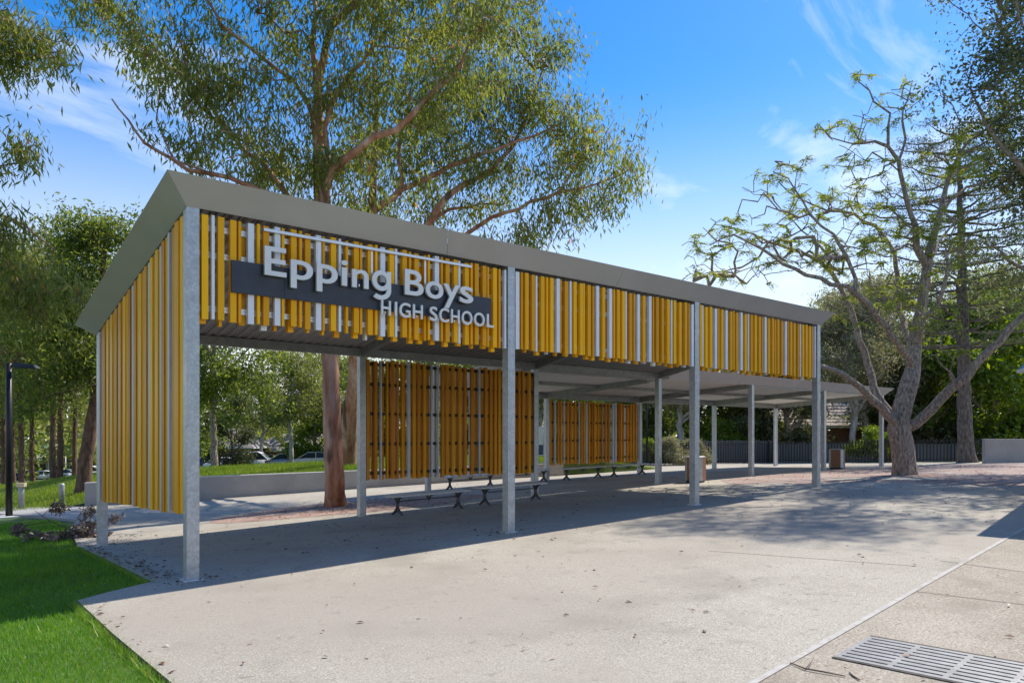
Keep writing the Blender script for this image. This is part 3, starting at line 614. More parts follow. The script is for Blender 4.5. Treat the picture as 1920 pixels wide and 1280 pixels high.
def letter(ch, x0, x1, zbase, zcap, depth, desc=0.0):
    if ch == 'g': cu = g_curve()
    else:
        cu = bpy.data.curves.new('letter', 'FONT'); cu.body = ch; cu.size = 1; cu.extrude = .5; cu.offset = .013; cu.resolution_u = 6
    o = bpy.data.objects.new('tmp', cu); C.objects.link(o); bpy.context.view_layer.update()
    me = bpy.data.meshes.new_from_object(o.evaluated_get(bpy.context.evaluated_depsgraph_get())); C.objects.unlink(o); bpy.data.objects.remove(o)
    n = len(me.vertices); co = np.zeros(n * 3); me.vertices.foreach_get('co', co); co = co.reshape(-1, 3)
    a, b = on_t(x0, -.2)[0], on_t(x1, -.2)[0]; sc_ = (zcap - zbase) / CAPH
    X = a + (co[:, 0] - co[:, 0].min()) / np.ptp(co[:, 0]) * (b - a); Z = zbase + co[:, 1] * sc_; Y = -.172 - (co[:, 2] + .5) * depth
    me.vertices.foreach_set('co', np.stack([X, Y, Z], 1).ravel()); me.update(); me.materials.clear()
    lo = link('letter', me, 'letter_face', SG)
    # stand-off pin behind each letter
    box('stand_off', (a + b) / 2 - .008, (a + b) / 2 + .008, -.1715, TB - .0005, zbase + .02, zbase + .05, 'aluminium', lo)
    return lo
cu = bpy.data.curves.new('t', 'FONT'); cu.body = 'H'; cu.size = 1; o = bpy.data.objects.new('t', cu); C.objects.link(o); bpy.context.view_layer.update()
CAPH = o.dimensions[1] + .02; C.objects.unlink(o); bpy.data.objects.remove(o)
for ch, x0, x1 in (('E', 496, 537), ('p', 545, 586.6), ('p', 593.5, 633), ('i', 640, 651.5), ('n', 660, 691), ('g', 697.5, 733), ('B', 759, 794), ('o', 798, 831), ('y', 831.6, 861.6), ('s', 862, 887)):
    letter(ch, x0, x1, 3.79, 4.155, .035)
for ch, x0, x1 in (('H', 715, 733), ('I', 740.6, 744.8), ('G', 749, 770), ('H', 774.5, 793), ('S', 806, 820.4), ('C', 824, 842), ('H', 846, 862), ('O', 866, 886), ('O', 889, 909), ('L', 913, 926)):
    letter(ch, x0, x1, 3.455, 3.66, .03)

# ================================================================== BENCHES, BINS, LAMP, BOLLARDS, GRATE
def make_bench(label, loc, group='flat grey benches under the roofs'):
    b = thing('bench', label, 'bench', loc, 0, group)
    for k in range(4):
        box('seat_slat', -1.03, 1.03, -.2 + k * .1015, -.2 + k * .1015 + .095, .385, .425, 'bench_top', b, .006)
    for x in (-.8, .8):
        bm = bmesh.new()
        tube(bm, [(x, 0, .08), (x, 0, .33)], [.042, .038], 8)
        for s in (-1, 1):
            tube(bm, [(x, 0, .14), (x, s * .06, .085), (x, s * .15, .03), (x, s * .2, .0)], [.038, .036, .028, .024], 6)
            tube(bm, [(x, 0, .26), (x, s * .05, .33), (x, s * .12, .372), (x, s * .195, .382)], [.038, .038, .026, .014], 6)
        link('leg', mesh_of(bm, 'leg'), 'bench_leg', b, True)
    bm = bmesh.new()
    for s in (-1, 1): tube(bm, [(0, 0, .27), (0, s * .05, .33), (0, s * .12, .378), (0, s * .19, .388)], [.02, .022, .018, .012], 6)
    link('bracket', mesh_of(bm, 'bracket'), 'bench_leg', b, True)
    bm = bmesh.new(); tube(bm, [(-.8, 0, .285), (.8, 0, .285)], .014, 6); link('stretcher', mesh_of(bm, 'stretcher'), 'bench_leg', b)
    return b
def gz(s, t): return (s, t, float(g(s, t)))
for s, t, lab in ((6.35, 4.42, 'nearest flat grey bench, in front of the tall orange slat screen'), (8.72, 4.42, 'flat grey bench half hidden by the second front post'),
                  (11.35, 9.6, 'small far bench seen beneath the tall orange screen, the left of two'), (13.7, 9.6, 'small far bench seen beneath the tall orange screen, the right of two'),
                  (16.15, 9.35, 'left bench below the small far orange screen'), (18.6, 9.35, 'right bench below the small far orange screen')):
    b = make_bench(lab, gz(s, t)); b.rotation_euler[1] = -math.atan(.02)
def make_bin(label, loc, rz):
    b = thing('litter_bin', label, 'bin', loc, rz, 'timber clad litter bins'); w_ = .27; c = .09; H0, H1 = .06, .80
    box('base', -w_ + .05, w_ - .05, -w_ + .05, w_ - .05, -.04, H0, 'black', b, .01)
    for k in range(4):
        M = Matrix.Rotation(k * math.pi / 2, 4, 'Z')
        for j in range(3):
            bm = bmesh.new(); L = (w_ - c) * 2 / 3; a = -(w_ - c) + j * L; bx(bm, a + .003, a + L - .003, -w_, -w_ + .02, H0 + .01, H1 - .03, .003); bmesh.ops.transform(bm, matrix=M, verts=bm.verts); link('timber_slat', mesh_of(bm, 'timber_slat'), 'wood', b)
        bm = bmesh.new(); hexa(bm, [M @ Vector(p) for p in ((w_ - c, -w_ + .001, H0), (w_ - .001, -w_ + c, H0), (w_ - .02, -w_ + c, H0), (w_ - c, -w_ + .02, H0), (w_ - c, -w_ + .001, H1 - .03), (w_ - .001, -w_ + c, H1 - .03), (w_ - .02, -w_ + c, H1 - .03), (w_ - c, -w_ + .02, H1 - .03))]); link('corner_strip', mesh_of(bm, 'corner_strip'), 'galv', b)
    bm = bmesh.new(); n8 = [(w_ - c, -w_), (w_, -w_ + c), (w_, w_ - c), (w_ - c, w_), (-w_ + c, w_), (-w_, w_ - c), (-w_, -w_ + c), (-w_ + c, -w_)]
    o8 = [bm.verts.new((x * 1.02, y * 1.02, H1 - .028)) for x, y in n8]; i8 = [bm.verts.new((x * .7, y * .7, H1)) for x, y in n8]; j8 = [bm.verts.new((x * .7, y * .7, H1 - .2)) for x, y in n8]
    for k in range(8):
        m_ = (k + 1) % 8; bm.faces.new([o8[k], o8[m_], i8[m_], i8[k]]); bm.faces.new([i8[k], i8[m_], j8[m_], j8[k]])
    bm.faces.new(j8); link('rim', mesh_of(bm, 'rim'), 'galv', b)
p = gp(1304, 904); make_bin('brown timber litter bin partly hidden behind the third front post', gz(p[0], p[1]), .35)
p = gp(1560, 879); make_bin('brown timber litter bin beside the canopy post near the big spreading tree', gz(p[0], p[1] - .2), .3)

p = gp(17, 970, terr); LP = thing('street_lamp', 'tall black lamp post with flat head on the lawn', 'lamp', (p[0], p[1], p[2]), 0)
ang = math.atan2(rt[1], rt[0])
bm = bmesh.new(); tube(bm, [(0, 0, -.1), (0, 0, 2.2), (0, 0, 4.15)], [.085, .08, .07], 12); link('pole', mesh_of(bm, 'pole'), 'black', LP, True)
bm = bmesh.new(); tube(bm, [(0, 0, 4.08), (.12 * rt[0], .12 * rt[1], 4.09), (.26 * rt[0], .26 * rt[1], 4.09)], .03, 8); link('arm', mesh_of(bm, 'arm'), 'black', LP, True)
bm = bmesh.new()
hexa(bm, [(.2, -.15, 4.02), (.80, -.12, 4.0), (.80, .12, 4.0), (.2, .15, 4.02), (.2, -.12, 4.18), (.72, -.08, 4.10), (.72, .08, 4.10), (.2, .12, 4.18)]); bmesh.ops.bevel(bm, geom=bm.edges[:], offset=.015, segments=2, affect='EDGES')
bmesh.ops.rotate(bm, verts=bm.verts, matrix=Matrix.Rotation(ang, 3, 'Z')); link('lamp_head', mesh_of(bm, 'lamp_head'), 'dark_metal', LP)
box('footing', -.3, .3, -.3, .3, -.1, .05, 'grout', LP, .01)
for px, py, cap, lab in ((40, 953, 1, 'grey bollard with a brown timber block on top, nearer the lamp post'), (116, 946, 0, 'plain grey bollard at the edge of the grassy bank')):
    p = gp(px, py); B = thing('bollard', lab, 'bollard', (p[0], p[1], p[2]), 0, 'grey bollards along the footpath')
    bm = bmesh.new(); tube(bm, [(0, 0, -.1), (0, 0, .62), (0, 0, .64)], [.078, .078, .068], 16); link('shaft', mesh_of(bm, 'shaft'), 'galv_beam', B, True)
    if cap:
        bm = bmesh.new(); bx(bm, -.12, .12, -.07, .07, .64, .76, .01); bmesh.ops.rotate(bm, verts=bm.verts, matrix=Matrix.Rotation(ang, 3, 'Z')); link('cap', mesh_of(bm, 'cap'), 'cream', B)
    else:
        bm = bmesh.new(); tube(bm, [(0, 0, .6405), (0, 0, .655)], [.066, .05], 16); link('cap', mesh_of(bm, 'cap'), 'galv', B)

# strip drain in the side pavement
GA, GB, GC = gp(1633, 1195), gp(1570, 1232), gp(1915, 1251)
e1 = (GB - GA)[:2]; W_ = np.linalg.norm(e1); e1 = e1 / W_; e2 = np.array([-e1[1], e1[0]]);
if e2[1] > 0: e2 = -e2
GR = thing('drain_grate', 'pale steel slotted drain grate set in the tan pavement', 'grate', (GA[0], GA[1], GA[2] + .004), math.atan2(e1[1], e1[0]))
sgn = 1 if (e1[0] * e2[1] - e1[1] * e2[0]) > 0 else -1
LG = 2.1
box('frame', -.02, W_ + .02, min(-.02 * sgn, (LG + .02) * sgn), max(-.02 * sgn, (LG + .02) * sgn), -.03, -.0065, 'black', GR)  # solid black slab under the bars, painted in for the darkness in the slots
for q0_, q1_ in ((-.05, -.022), (W_ + .022, W_ + .05)): box('frame_edge', q0_, q1_, min(-.02 * sgn, (LG + .02) * sgn), max(-.02 * sgn, (LG + .02) * sgn), -.02, .002, 'edge_dark', GR)
nb = 9
for k in range(nb):
    x = W_ * k / (nb - 1); h_ = W_ / (nb - 1) * .34
    box('grate_bar', max(-.018, x - h_), min(W_ + .018, x + h_), min(0, LG * sgn), max(0, LG * sgn), -.006, .003, 'grate_steel', GR, .0015)
for k in range(7):
    y = sgn * LG * k / 6; box('cross_bar', -.018, W_ + .018, y - .018, y + .018, -.0063, .0022, 'grate_steel', GR)
for ch in GR.children:                                     # lay the grate in the fall of the paving
    M_ = Matrix.Translation(GR.location) @ Matrix.Rotation(GR.rotation_euler[2], 4, 'Z')
    for v_ in ch.data.vertices:
        q_ = M_ @ v_.co; v_.co.z += float(g(q_.x, q_.y)) - GA[2]

# ================================================================== TREES
def P_(L): return [at(*q) for q in L]
def tree_root(name, label, base, group=None): return thing(name, label, 'tree', tuple(base), 0, group)
def finish(T, root, wood_m, leaf_m, per, size, wid, spread, droop, tip=.008, e=2.35, nside=10, wood='trunk', **kw):
    T.radii(tip, e); off = np.array(root.location)
    T.p = [p - off for p in T.p]
    T.wood(wood, wood_m, root, nside)
    return T.leaves('crown', leaf_m, root, per, size, wid, spread, droop, **kw)

# --- the big gum behind the shelter
T = Tree(21); b0 = gp(628, 951, terr); b0[2] -= .15
T.limb([b0, at(628, 925, 18.7), at(626, 860, 18.7), at(622, 760, 18.7), at(617, 665, 18.7), at(608, 500, 18.8), at(600, 375, 18.9), at(597, 250, 19), at(598, 142, 19.1), at(607, 109, 19.1), at(624, 49, 19), at(669, 4, 18.8), at(700, -80, 18.6), at(715, -190, 18.6)], .265, .045, jit=.012, pw=1.15)
T.r[0] = .36; T.r[1] = .30
T.limb(P_([(598, 180, 19), (588, 75, 19.2), (588, 0, 19.4), (570, -130, 19.5)]), .09, .03)
T.limb(P_([(612, 560, 18.8), (614, 440, 18.4), (611, 356, 18.2), (622, 325, 18), (669, 277, 17.8), (740, 244, 17.6), (800, 187, 17.5), (860, 124, 17.6), (900, 60, 17.6)]), .16, .03)
T.limb(P_([(614, 360, 18.2), (618, 300, 18.4), (612, 240, 18.7), (640, 170, 18.6), (700, 90, 18.6)]), .09, .03)
T.limb(P_([(600, 430, 18.8), (545, 385, 18), (470, 350, 17.6), (430, 335, 17.4), (350, 315, 17.2), (300, 285, 17.2), (270, 265, 17.2), (240, 225, 17.4), (215, 190, 17.6)]), .085, .02)
T.limb(P_([(400, 330, 17.3), (332, 300, 17.5), (290, 225, 17.8)]), .04, .015)
T.limb(P_([(560, 390, 18.2), (500, 320, 18.6), (450, 270, 18.8), (400, 210, 19), (350, 150, 19.2), (290, 110, 19.4), (230, 60, 19.6)]), .075, .02)
T.limb(P_([(450, 270, 18.8), (365, 190, 18.6), (355, 140, 18.6), (330, 60, 18.6)]), .04, .015)
T.limb(P_([(600, 300, 19), (575, 190, 19), (547, 148, 18.8), (488, 105, 18.6), (422, 50, 18.4), (385, 0, 18.3), (340, -70, 18.3)]), .07, .02)
T.limb(P_([(600, 230, 19), (650, 150, 20), (720, 60, 20.5), (760, 0, 20.7), (800, -80, 20.7)]), .08, .02)
bl = pblobs([(215, 50, 85, 60, 19, 1.2), (300, 120, 85, 75, 18.6, 1.5), (370, 60, 80, 60, 18.8, 1.5), (400, 190, 90, 70, 18.6, 1.6), (330, 200, 50, 50, 17.6, 1), (470, 270, 90, 75, 18.6, 1.6), (400, 290, 60, 40, 17.8, 1), (500, 150, 75, 60, 18.6, 1.5), (500, 40, 80, 55, 18.8, 1.5), (570, 250, 70, 80, 19, 1.7), (520, 330, 85, 45, 18.4, 1.5), (600, 60, 60, 60, 19.6, 1.5), (690, 60, 80, 70, 19, 1.6), (660, 160, 70, 55, 18.8, 1.6), (760, 30, 90, 60, 19.5, 1.8), (740, 180, 80, 55, 18, 1.5), (830, 120, 80, 60, 17.8, 1.5), (880, 40, 80, 55, 18, 1.5), (660, 330, 70, 45, 18.4, 1.2),
             (250, -60, 120, 60, 19, 2), (450, -80, 140, 70, 19, 2), (650, -120, 160, 90, 19, 2.5), (850, -90, 120, 70, 18.6, 2), (640, -260, 180, 90, 19, 3), (450, -200, 120, 70, 19, 2)])
T.grow(blob_points(bl, 1200, T.rng, 8, .40), .10, .28)
GUM = tree_root('gum_tree', 'tall smooth reddish gum tree rising just behind the shelter roof', b0)
finish(T, GUM, 'gum_bark', 'leaf_gum', 33, .21, .20, (.22, .22, .24), .62, clump=.6, back=.6, nside=14)

# --- a second gum further back, its limbs reaching to the right above the roof
T = Tree(22); b0 = at(652, 868, 29.5); b0[2] = terr(b0[0], b0[1]) - .1
T.limb([b0, at(655, 800, 29), at(662, 735, 28.5), at(668, 660, 28), at(672, 560, 27), at(690, 440, 26), at(700, 330, 25.5), at(705, 240, 25.5), at(700, 120, 25.5)], .36, .05, jit=.015)
T.limb(P_([(676, 520, 26.6), (690, 430, 25.5), (702, 397, 25), (755, 352, 24.6), (747, 300, 24.6), (750, 250, 24.8), (762, 217, 25), (775, 150, 25.2)]), .17, .03)
T.limb(P_([(750, 354, 24.7), (800, 334, 24.4), (850, 310, 24.2), (912, 285, 24), (1010, 251, 24), (1070, 220, 24)]), .10, .02)
T.limb(P_([(680, 560, 26.8), (760, 480, 25.2), (802, 420, 24.6), (852, 360, 24.4), (920, 319, 24.6), (965, 265, 25), (1000, 180, 25.3), (1020, 110, 25.4)]), .16, .03)
T.limb(P_([(800, 425, 24.6), (840, 395, 25), (900, 385, 25.5), (960, 378, 25.8)]), .07, .02)
T.limb(P_([(690, 590, 26.8), (800, 500, 25), (880, 437, 24), (920, 409, 23.8), (972, 390, 23.7), (1047, 360, 23.6), (1120, 345, 23.8), (1175, 322, 24)]), .13, .02)
T.limb(P_([(1047, 360, 23.6), (1080, 310, 23.8), (1110, 270, 24.2)]), .035, .012)
T.limb(P_([(972, 390, 23.7), (990, 430, 23.4), (1010, 455, 23.4)]), .03, .012)
bl = pblobs([(760, 150, 85, 80, 25.4, 2), (700, 250, 70, 80, 26, 2), (850, 230, 85, 70, 25, 2), (800, 290, 70, 55, 25, 1.8), (940, 110, 85, 75, 25.2, 2), (1035, 90, 50, 55, 25.4, 1.6), (960, 200, 80, 65, 24.8, 2), (1050, 180, 55, 55, 24.8, 1.6), (1090, 250, 50, 45, 24.6, 1.6), (1030, 290, 70, 50, 24.2, 1.7), (930, 320, 75, 50, 25, 1.8), (1140, 295, 40, 40, 24, 1.2), (1170, 330, 32, 24, 24, 1), (1110, 370, 50, 30, 23.8, 1.2), (1010, 400, 65, 38, 24, 1.4), (985, 440, 45, 25, 23.4, 1), (880, 370, 60, 40, 25.4, 1.4), (790, 400, 70, 35, 25.6, 1.5), (720, 370, 60, 40, 26.4, 1.5), (840, 60, 80, 60, 25.6, 2), (930, 20, 80, 50, 25.6, 2), (900, -70, 120, 60, 25.6, 2.5), (760, -60, 120, 80, 26, 2.5)])
T.grow(blob_points(bl, 1150, T.rng, 8, .48), .12, .32)
G2 = tree_root('gum_tree', 'gum tree whose long bare limbs reach right above the middle of the shelter roof', b0)
finish(T, G2, 'gum_bark', 'leaf_gum', 33, .23, .20, (.26, .26, .28), .62, clump=.6, back=.6, nside=12)

# --- gum outside the left edge, drooping into the picture
T = Tree(23); b0 = at(-330, 1000, 15); b0[2] = terr(b0[0], b0[1]) - .1
T.limb([b0, at(-320, 800, 15), at(-290, 500, 15.2), at(-270, 200, 15.4), at(-250, -50, 15.6)], .3, .08)
T.limb(P_([(-280, 420, 15.2), (-150, 330, 15), (-60, 380, 14.6), (40, 420, 14.4), (100, 470, 14.4)]), .08, .015)
T.limb(P_([(-295, 560, 15.2), (-150, 560, 15.2), (-20, 560, 15), (80, 590, 15)]), .08, .015)
T.limb(P_([(-265, 120, 15.4), (-140, 60, 15), (-30, 50, 14.6), (50, 60, 14.4), (90, 110, 14.3)]), .08, .015)
bl = pblobs([(45, 60, 75, 50, 14.4, .9), (75, 120, 42, 45, 14.3, .6), (15, 120, 45, 42, 14.5, .8), (-60, 60, 80, 80, 14.6, 1), (-5, 290, 22, 65, 14.6, .6), (-80, 330, 70, 90, 14.8, 1), (40, 440, 70, 40, 14.5, .9), (10, 520, 90, 60, 14.9, 1.1), (95, 560, 70, 55, 14.9, .9), (-180, 300, 120, 200, 15.2, 1.5), (-220, 560, 100, 100, 15.4, 1.2), (-220, 50, 120, 120, 15.4, 1.5)])
T.grow(blob_points(bl, 560, T.rng, 7, .3), .10, .25)
G3 = tree_root('gum_tree', 'gum tree outside the frame whose leaves droop in along the left edge', b0)
finish(T, G3, 'gum_bark', 'leaf_gum', 34, .19, .19, (.18, .18, .2), .60, clump=.5, back=.6)

# --- leaning rough-barked tree on the grassy bank at the left
T = Tree(24); b0 = gp(155, 928, terr); Zb = float((b0 - CAM) @ fw); b0[2] -= .1
T.limb([b0, at(158, 890, Zb), at(164, 840, Zb), at(172, 790, Zb), at(182, 730, Zb), at(188, 650, Zb + .4), at(190, 560, Zb + .6), at(196, 480, Zb + .6), at(200, 420, Zb + .6)], .25, .05, jit=.015)
T.r[0] = .34
T.limb(P_([(183, 720, Zb), (150, 670, Zb - .6), (110, 640, Zb - 1), (70, 600, Zb - 1.2)]), .09, .02)
T.limb(P_([(188, 640, Zb), (220, 590, Zb + .5), (250, 540, Zb + 1)]), .08, .02)
T.limb(P_([(186, 690, Zb), (150, 730, Zb - 1), (100, 735, Zb - 1.2)]), .05, .015)
bl = pblobs([(205, 430, 38, 36, Zb + .6, 1), (150, 425, 38, 34, Zb + .6, 1), (175, 480, 60, 45, Zb + .6, 1.2), (130, 500, 45, 40, Zb, 1), (190, 560, 55, 50, Zb + .6, 1.2), (120, 600, 60, 45, Zb - .6, 1.2), (60, 600, 50, 50, Zb - 1.2, 1.2), (170, 660, 50, 45, Zb - .4, 1.2), (110, 690, 55, 40, Zb - 1, 1.2), (60, 720, 50, 40, Zb - 1.2, 1.2), (240, 560, 40, 50, Zb + 1, 1)])
T.grow(blob_points(bl, 520, T.rng, 7, .42), .13, .33)
G4 = tree_root('leaning_tree', 'leaning tree with rough reddish brown bark on the bank beside the shelter end', b0)
finish(T, G4, 'rough_bark', 'leaf_broad', 44, .16, .36, (.27, .27, .22), .35, clump=.55, back=.4)

# --- jacaranda with the twisted grey trunk on the right
T = Tree(25); b0 = gp(1697, 890); Zj = float((b0 - CAM) @ fw); b0[2] -= .12
def J(L): return [at(x, y, Zj + d) for x, y, d in L]
T.limb([b0] + J([(1696, 868, 0), (1691, 835, 0), (1684, 805, 0), (1688, 780, 0), (1700, 735, 0), (1712, 690, .1), (1714, 650, .2), (1722, 600, .3), (1733, 545, .4), (1738, 500, .5), (1744, 470, .6), (1756, 428, .8), (1764, 395, 1), (1778, 335, 1.2), (1812, 270, 1.4), (1850, 242, 1.5), (1895, 205, 1.6)]), .275, .03, jit=.012, pw=1.5)
T.r[0] = .40; T.r[1] = .325; T.r[2] = .305
for k in range(3, 8): T.r[k] = .315 - .008 * k
T.limb(J([(1682, 798, 0), (1664, 776, -.3), (1640, 752, -.7), (1600, 716, -1.3), (1566, 692, -1.8), (1538, 682, -2.2), (1500, 690, -2.6)]), .145, .045)
T.limb(J([(1684, 800, 0), (1668, 770, .3), (1650, 745, .5), (1630, 682, .9), (1612, 640, 1.1), (1600, 600, 1.3), (1585, 562, 1.5), (1555, 505, 1.6), (1500, 472, 1.7), (1440, 452, 1.8), (1390, 432, 1.9), (1340, 420, 2)]), .13, .018)
T.limb(J([(1690, 800, 0), (1718, 795, -.2), (1745, 768, -.5), (1790, 722, -1), (1830, 684, -1.4), (1870, 642, -1.8), (1920, 596, -2.3), (1990, 540, -2.8), (2060, 470, -3.2)]), .165, .05)
T.limb(J([(1787, 722, -1), (1780, 700, -1.2), (1765, 680, -1.5)]), .08, .03)
T.limb(J([(1706, 690, .1), (1690, 655, -.4), (1662, 610, -.9), (1628, 572, -1.3), (1606, 548, -1.6), (1560, 530, -1.9), (1490, 505, -2.2), (1430, 470, -2.4), (1375, 440, -2.6), (1330, 460, -2.7)]), .11, .018)
T.limb(J([(1714, 655, .2), (1735, 595, -.5), (1770, 548, -1), (1778, 505, -1.2), (1773, 470, -1.3), (1790, 420, -1.4)]), .11, .025)
T.limb(J([(1714, 650, .2), (1690, 600, 1), (1681, 520, 1.6), (1672, 462, 1.9), (1640, 425, 2.1), (1600, 402, 2.2), (1550, 392, 2.3), (1500, 372, 2.4), (1460, 345, 2.5)]), .11, .018)
T.limb(J([(1740, 490, .5), (1722, 465, .3), (1712, 400, .1), (1695, 352, 0), (1683, 300, 0), (1666, 275, 0), (1640, 265, -.1), (1600, 272, -.2), (1560, 258, -.3)]), .10, .02)
T.limb(J([(1683, 300, 0), (1700, 262, .2), (1690, 225, .3), (1704, 185, .3), (1712, 150, .3)]), .05, .015)
T.limb(J([(1666, 276, 0), (1665, 240, -.2), (1668, 210, -.2), (1640, 195, -.3), (1630, 170, -.3), (1612, 155, -.3), (1616, 130, -.3)]), .045, .012)
T.limb(J([(1606, 550, -1.6), (1595, 500, -1.4), (1560, 440, -1.4), (1520, 400, -1.5), (1480, 335, -1.5), (1450, 320, -1.5)]), .06, .015)
T.limb(J([(1764, 395, 1), (1800, 360, 1.5), (1850, 340, 1.8), (1890, 300, 2)]), .07, .015)
T.limb(J([(1738, 500, .5), (1770, 440, 1.6), (1810, 400, 2.2), (1860, 380, 2.5)]), .06, .015)
T.limb(J([(1555, 505, 1.6), (1540, 460, 1.5), (1500, 430, 1.4), (1470, 400, 1.4)]), .05, .015)
T.limb(J([(1440, 452, 1.8), (1420, 480, 1.9), (1395, 500, 2), (1310, 515, 2)]), .04, .012)
bl = pblobs([(1615, 140, 25, 14, Zj - .3, .5), (1690, 190, 45, 30, Zj, .8), (1560, 250, 45, 25, Zj - .3, .8), (1640, 230, 50, 30, Zj - .2, 1), (1610, 310, 70, 40, Zj, 1.2), (1560, 370, 70, 40, Zj + 1.5, 1.4), (1480, 330, 40, 30, Zj - .5, 1), (1420, 350, 30, 25, Zj + 1, .8), (1500, 400, 70, 45, Zj, 1.5), (1430, 440, 60, 45, Zj - .5, 1.5), (1370, 430, 50, 35, Zj, 1.3), (1330, 470, 40, 35, Zj, 1.2), (1320, 520, 35, 22, Zj + 1, .9), (1420, 500, 60, 40, Zj, 1.5), (1520, 480, 70, 50, Zj, 1.8), (1610, 470, 70, 55, Zj, 2), (1690, 430, 60, 50, Zj, 2), (1650, 370, 60, 40, Zj, 1.6), (1760, 330, 60, 50, Zj + 1, 1.6), (1820, 300, 60, 45, Zj + 1.4, 1.5), (1870, 230, 50, 40, Zj + 1.6, 1.4), (1890, 340, 50, 45, Zj + 1.8, 1.4), (1760, 420, 60, 50, Zj, 1.8), (1800, 480, 60, 50, Zj, 1.8), (1700, 540, 60, 40, Zj, 1.8), (1620, 570, 60, 35, Zj - 1, 1.6), (1760, 600, 40, 30, Zj - 1.4, 1), (1770, 665, 30, 16, Zj - 1.5, .6), (1880, 130, 40, 50, Zj + 1.6, 1), (1960, 450, 70, 60, Zj - 2.5, 1.6), (2040, 400, 70, 60, Zj - 3, 1.6)])
T.grow(blob_points(bl, 640, T.rng), .13, .26, .2)
ntip = len(T.tips); T.grow(blob_points([(c_, (r_[0] * 1.15, r_[1] * 1.15, r_[2] * 1.25)) for c_, r_ in bl], 420, T.rng), .08, .2, .2); T.tips = T.tips[:ntip]      # bare twigs
JA = tree_root('jacaranda_tree', 'wide spreading tree with forked grey trunk and sparse feathery leaves', b0)
T.radii(.012, 2.1); T.p = [p - b0 for p in T.p]; T.wood('trunk', 'grey_bark', JA, 14)
tp = np.array([T.p[i] for i in T.tips]); rg = T.rng; fr = []
keep = rg.random(len(tp)) < .66; tp = tp[keep]; cnt = rg.integers(3, 10, len(tp)); ib = np.repeat(np.arange(len(tp)), cnt); n = len(ib)
fd = unit(rg.normal(size=(n, 3)) * np.array([1, 1, .45]) + np.array([0, 0, -.05])); fl = rg.uniform(.22, .46, n); sd = unit(np.cross(fd, np.array([0, 0, 1.0]) + rg.normal(size=(n, 3)) * .25))
K = 10; uu = np.linspace(.12, 1, K); PP = []; DD = []; LL = []; TN = []
tone = rg.random(len(tp))[ib] * .5 + rg.random(n) * .5
for k in range(K):
    c = tp[ib] + fd * (fl * uu[k])[:, None] + np.array([0, 0, -.10]) * uu[k] ** 2
    for s_ in (-1, 1): PP.append(c); DD.append(unit(sd * s_ + fd * .35) + rg.normal(size=(n, 3)) * .12); LL.append(.088 * (1.15 - .6 * uu[k]) * rg.uniform(.8, 1.2, n)); TN.append(tone)
PP = np.concatenate(PP); DD = np.concatenate(DD); LL = np.concatenate(LL); TN = np.concatenate(TN)
link('crown', quads_mesh('crown', leaf_geo(PP, DD, LL, LL * .38, rg), 4, TN), 'leaf_jacaranda', JA)

# --- big dark fig at the right edge
T = Tree(26); b0 = at(2120, 880, 25.5); b0[2] = terr(b0[0], b0[1]) - .1
T.limb([b0, at(2120, 700, 25.5), at(2090, 480, 25.5), at(2060, 300, 25.5), at(2030, 120, 25.5)], .5, .15)
T.limb(P_([(2090, 480, 25.5), (2000, 400, 24.5), (1930, 330, 24), (1860, 250, 24), (1820, 170, 24)]), .2, .03)
T.limb(P_([(2090, 520, 25.5), (1990, 520, 25.5), (1910, 500, 25.5), (1860, 460, 25.5)]), .16, .03)
T.limb(P_([(2060, 300, 25.5), (1970, 180, 25.5), (1900, 90, 25.5), (1860, 20, 25.5)]), .16, .03)
bl = pblobs([(1905, 24.5, 65, 55, 25.5, 2), (1850, 110, 62, 50, 24.5, 1.8), (1815, 175, 40, 35, 24.1, 1.2), (1900, 150, 65, 55, 25, 2), (1860, 230, 70, 45, 24.5, 1.8), (1905, 300, 55, 60, 25, 1.8), (1890, 400, 50, 55, 25.5, 1.6), (1870, 470, 50, 40, 25.5, 1.5), (1900, 540, 45, 45, 25.5, 1.4), (1900, -80, 90, 60, 25.5, 2.4), (2000, 100, 100, 120, 25.5, 2.6), (2010, 350, 100, 120, 25.5, 2.6), (2150, 250, 140, 180, 26.5, 3.5), (2050, -100, 120, 90, 26.5, 3), (1900, -140, 120, 80, 22, 2.2), (1990, -60, 110, 90, 21, 2), (1800, -190, 110, 70, 23, 2), (1960, -260, 140, 90, 22, 2.5), (2050, 120, 90, 90, 20.5, 2)])
T.grow(blob_points(bl, 800, T.rng, 7, .48), .14, .38)
FG = tree_root('fig_tree', 'large dark leaved tree filling the upper right edge of the picture', b0)
finish(T, FG, 'grey_bark', 'leaf_dark', 44, .16, .42, (.32, .32, .27), .25, tip=.012, clump=.55, back=.4)

# --- cedar with the dark straight trunk and level tiers
T = Tree(27); b0 = gp(1814, 867); Zc = min(float((b0 - CAM) @ fw), 37); b0 = at(1814, 867, Zc); b0[2] = g(b0[0], b0[1]) - .1
T.limb([b0] + [at(x, y, Zc) for x, y in ((1811, 830), (1808, 760), (1806, 650), (1803, 500), (1801, 400), (1799, 320), (1798, 240))], .37, .05, jit=.02)
T.r[0] = .52; T.r[1] = .41
bl = []
for k, y in enumerate(range(262, 660, 26)):
    for j in range(5):
        a = k * 2.1 + j * 1.256 + T.rng.uniform(-.3, .3); L = T.rng.uniform(2.2, 4.6) * (1 if y > 330 else .6); c = at(1802, y, Zc)
        tip_ = c + np.array([math.cos(a) * L, math.sin(a) * L, .25 + T.rng.uniform(-.3, .5)])
        T.limb([c, c + (tip_ - c) * .5 + np.array([0, 0, -.12]), tip_], .07, .02)
        for f_ in (.55, .85, 1.0): bl.append((c + (tip_ - c) * f_ + np.array([0, 0, .08]), (.75, .75, .12)))
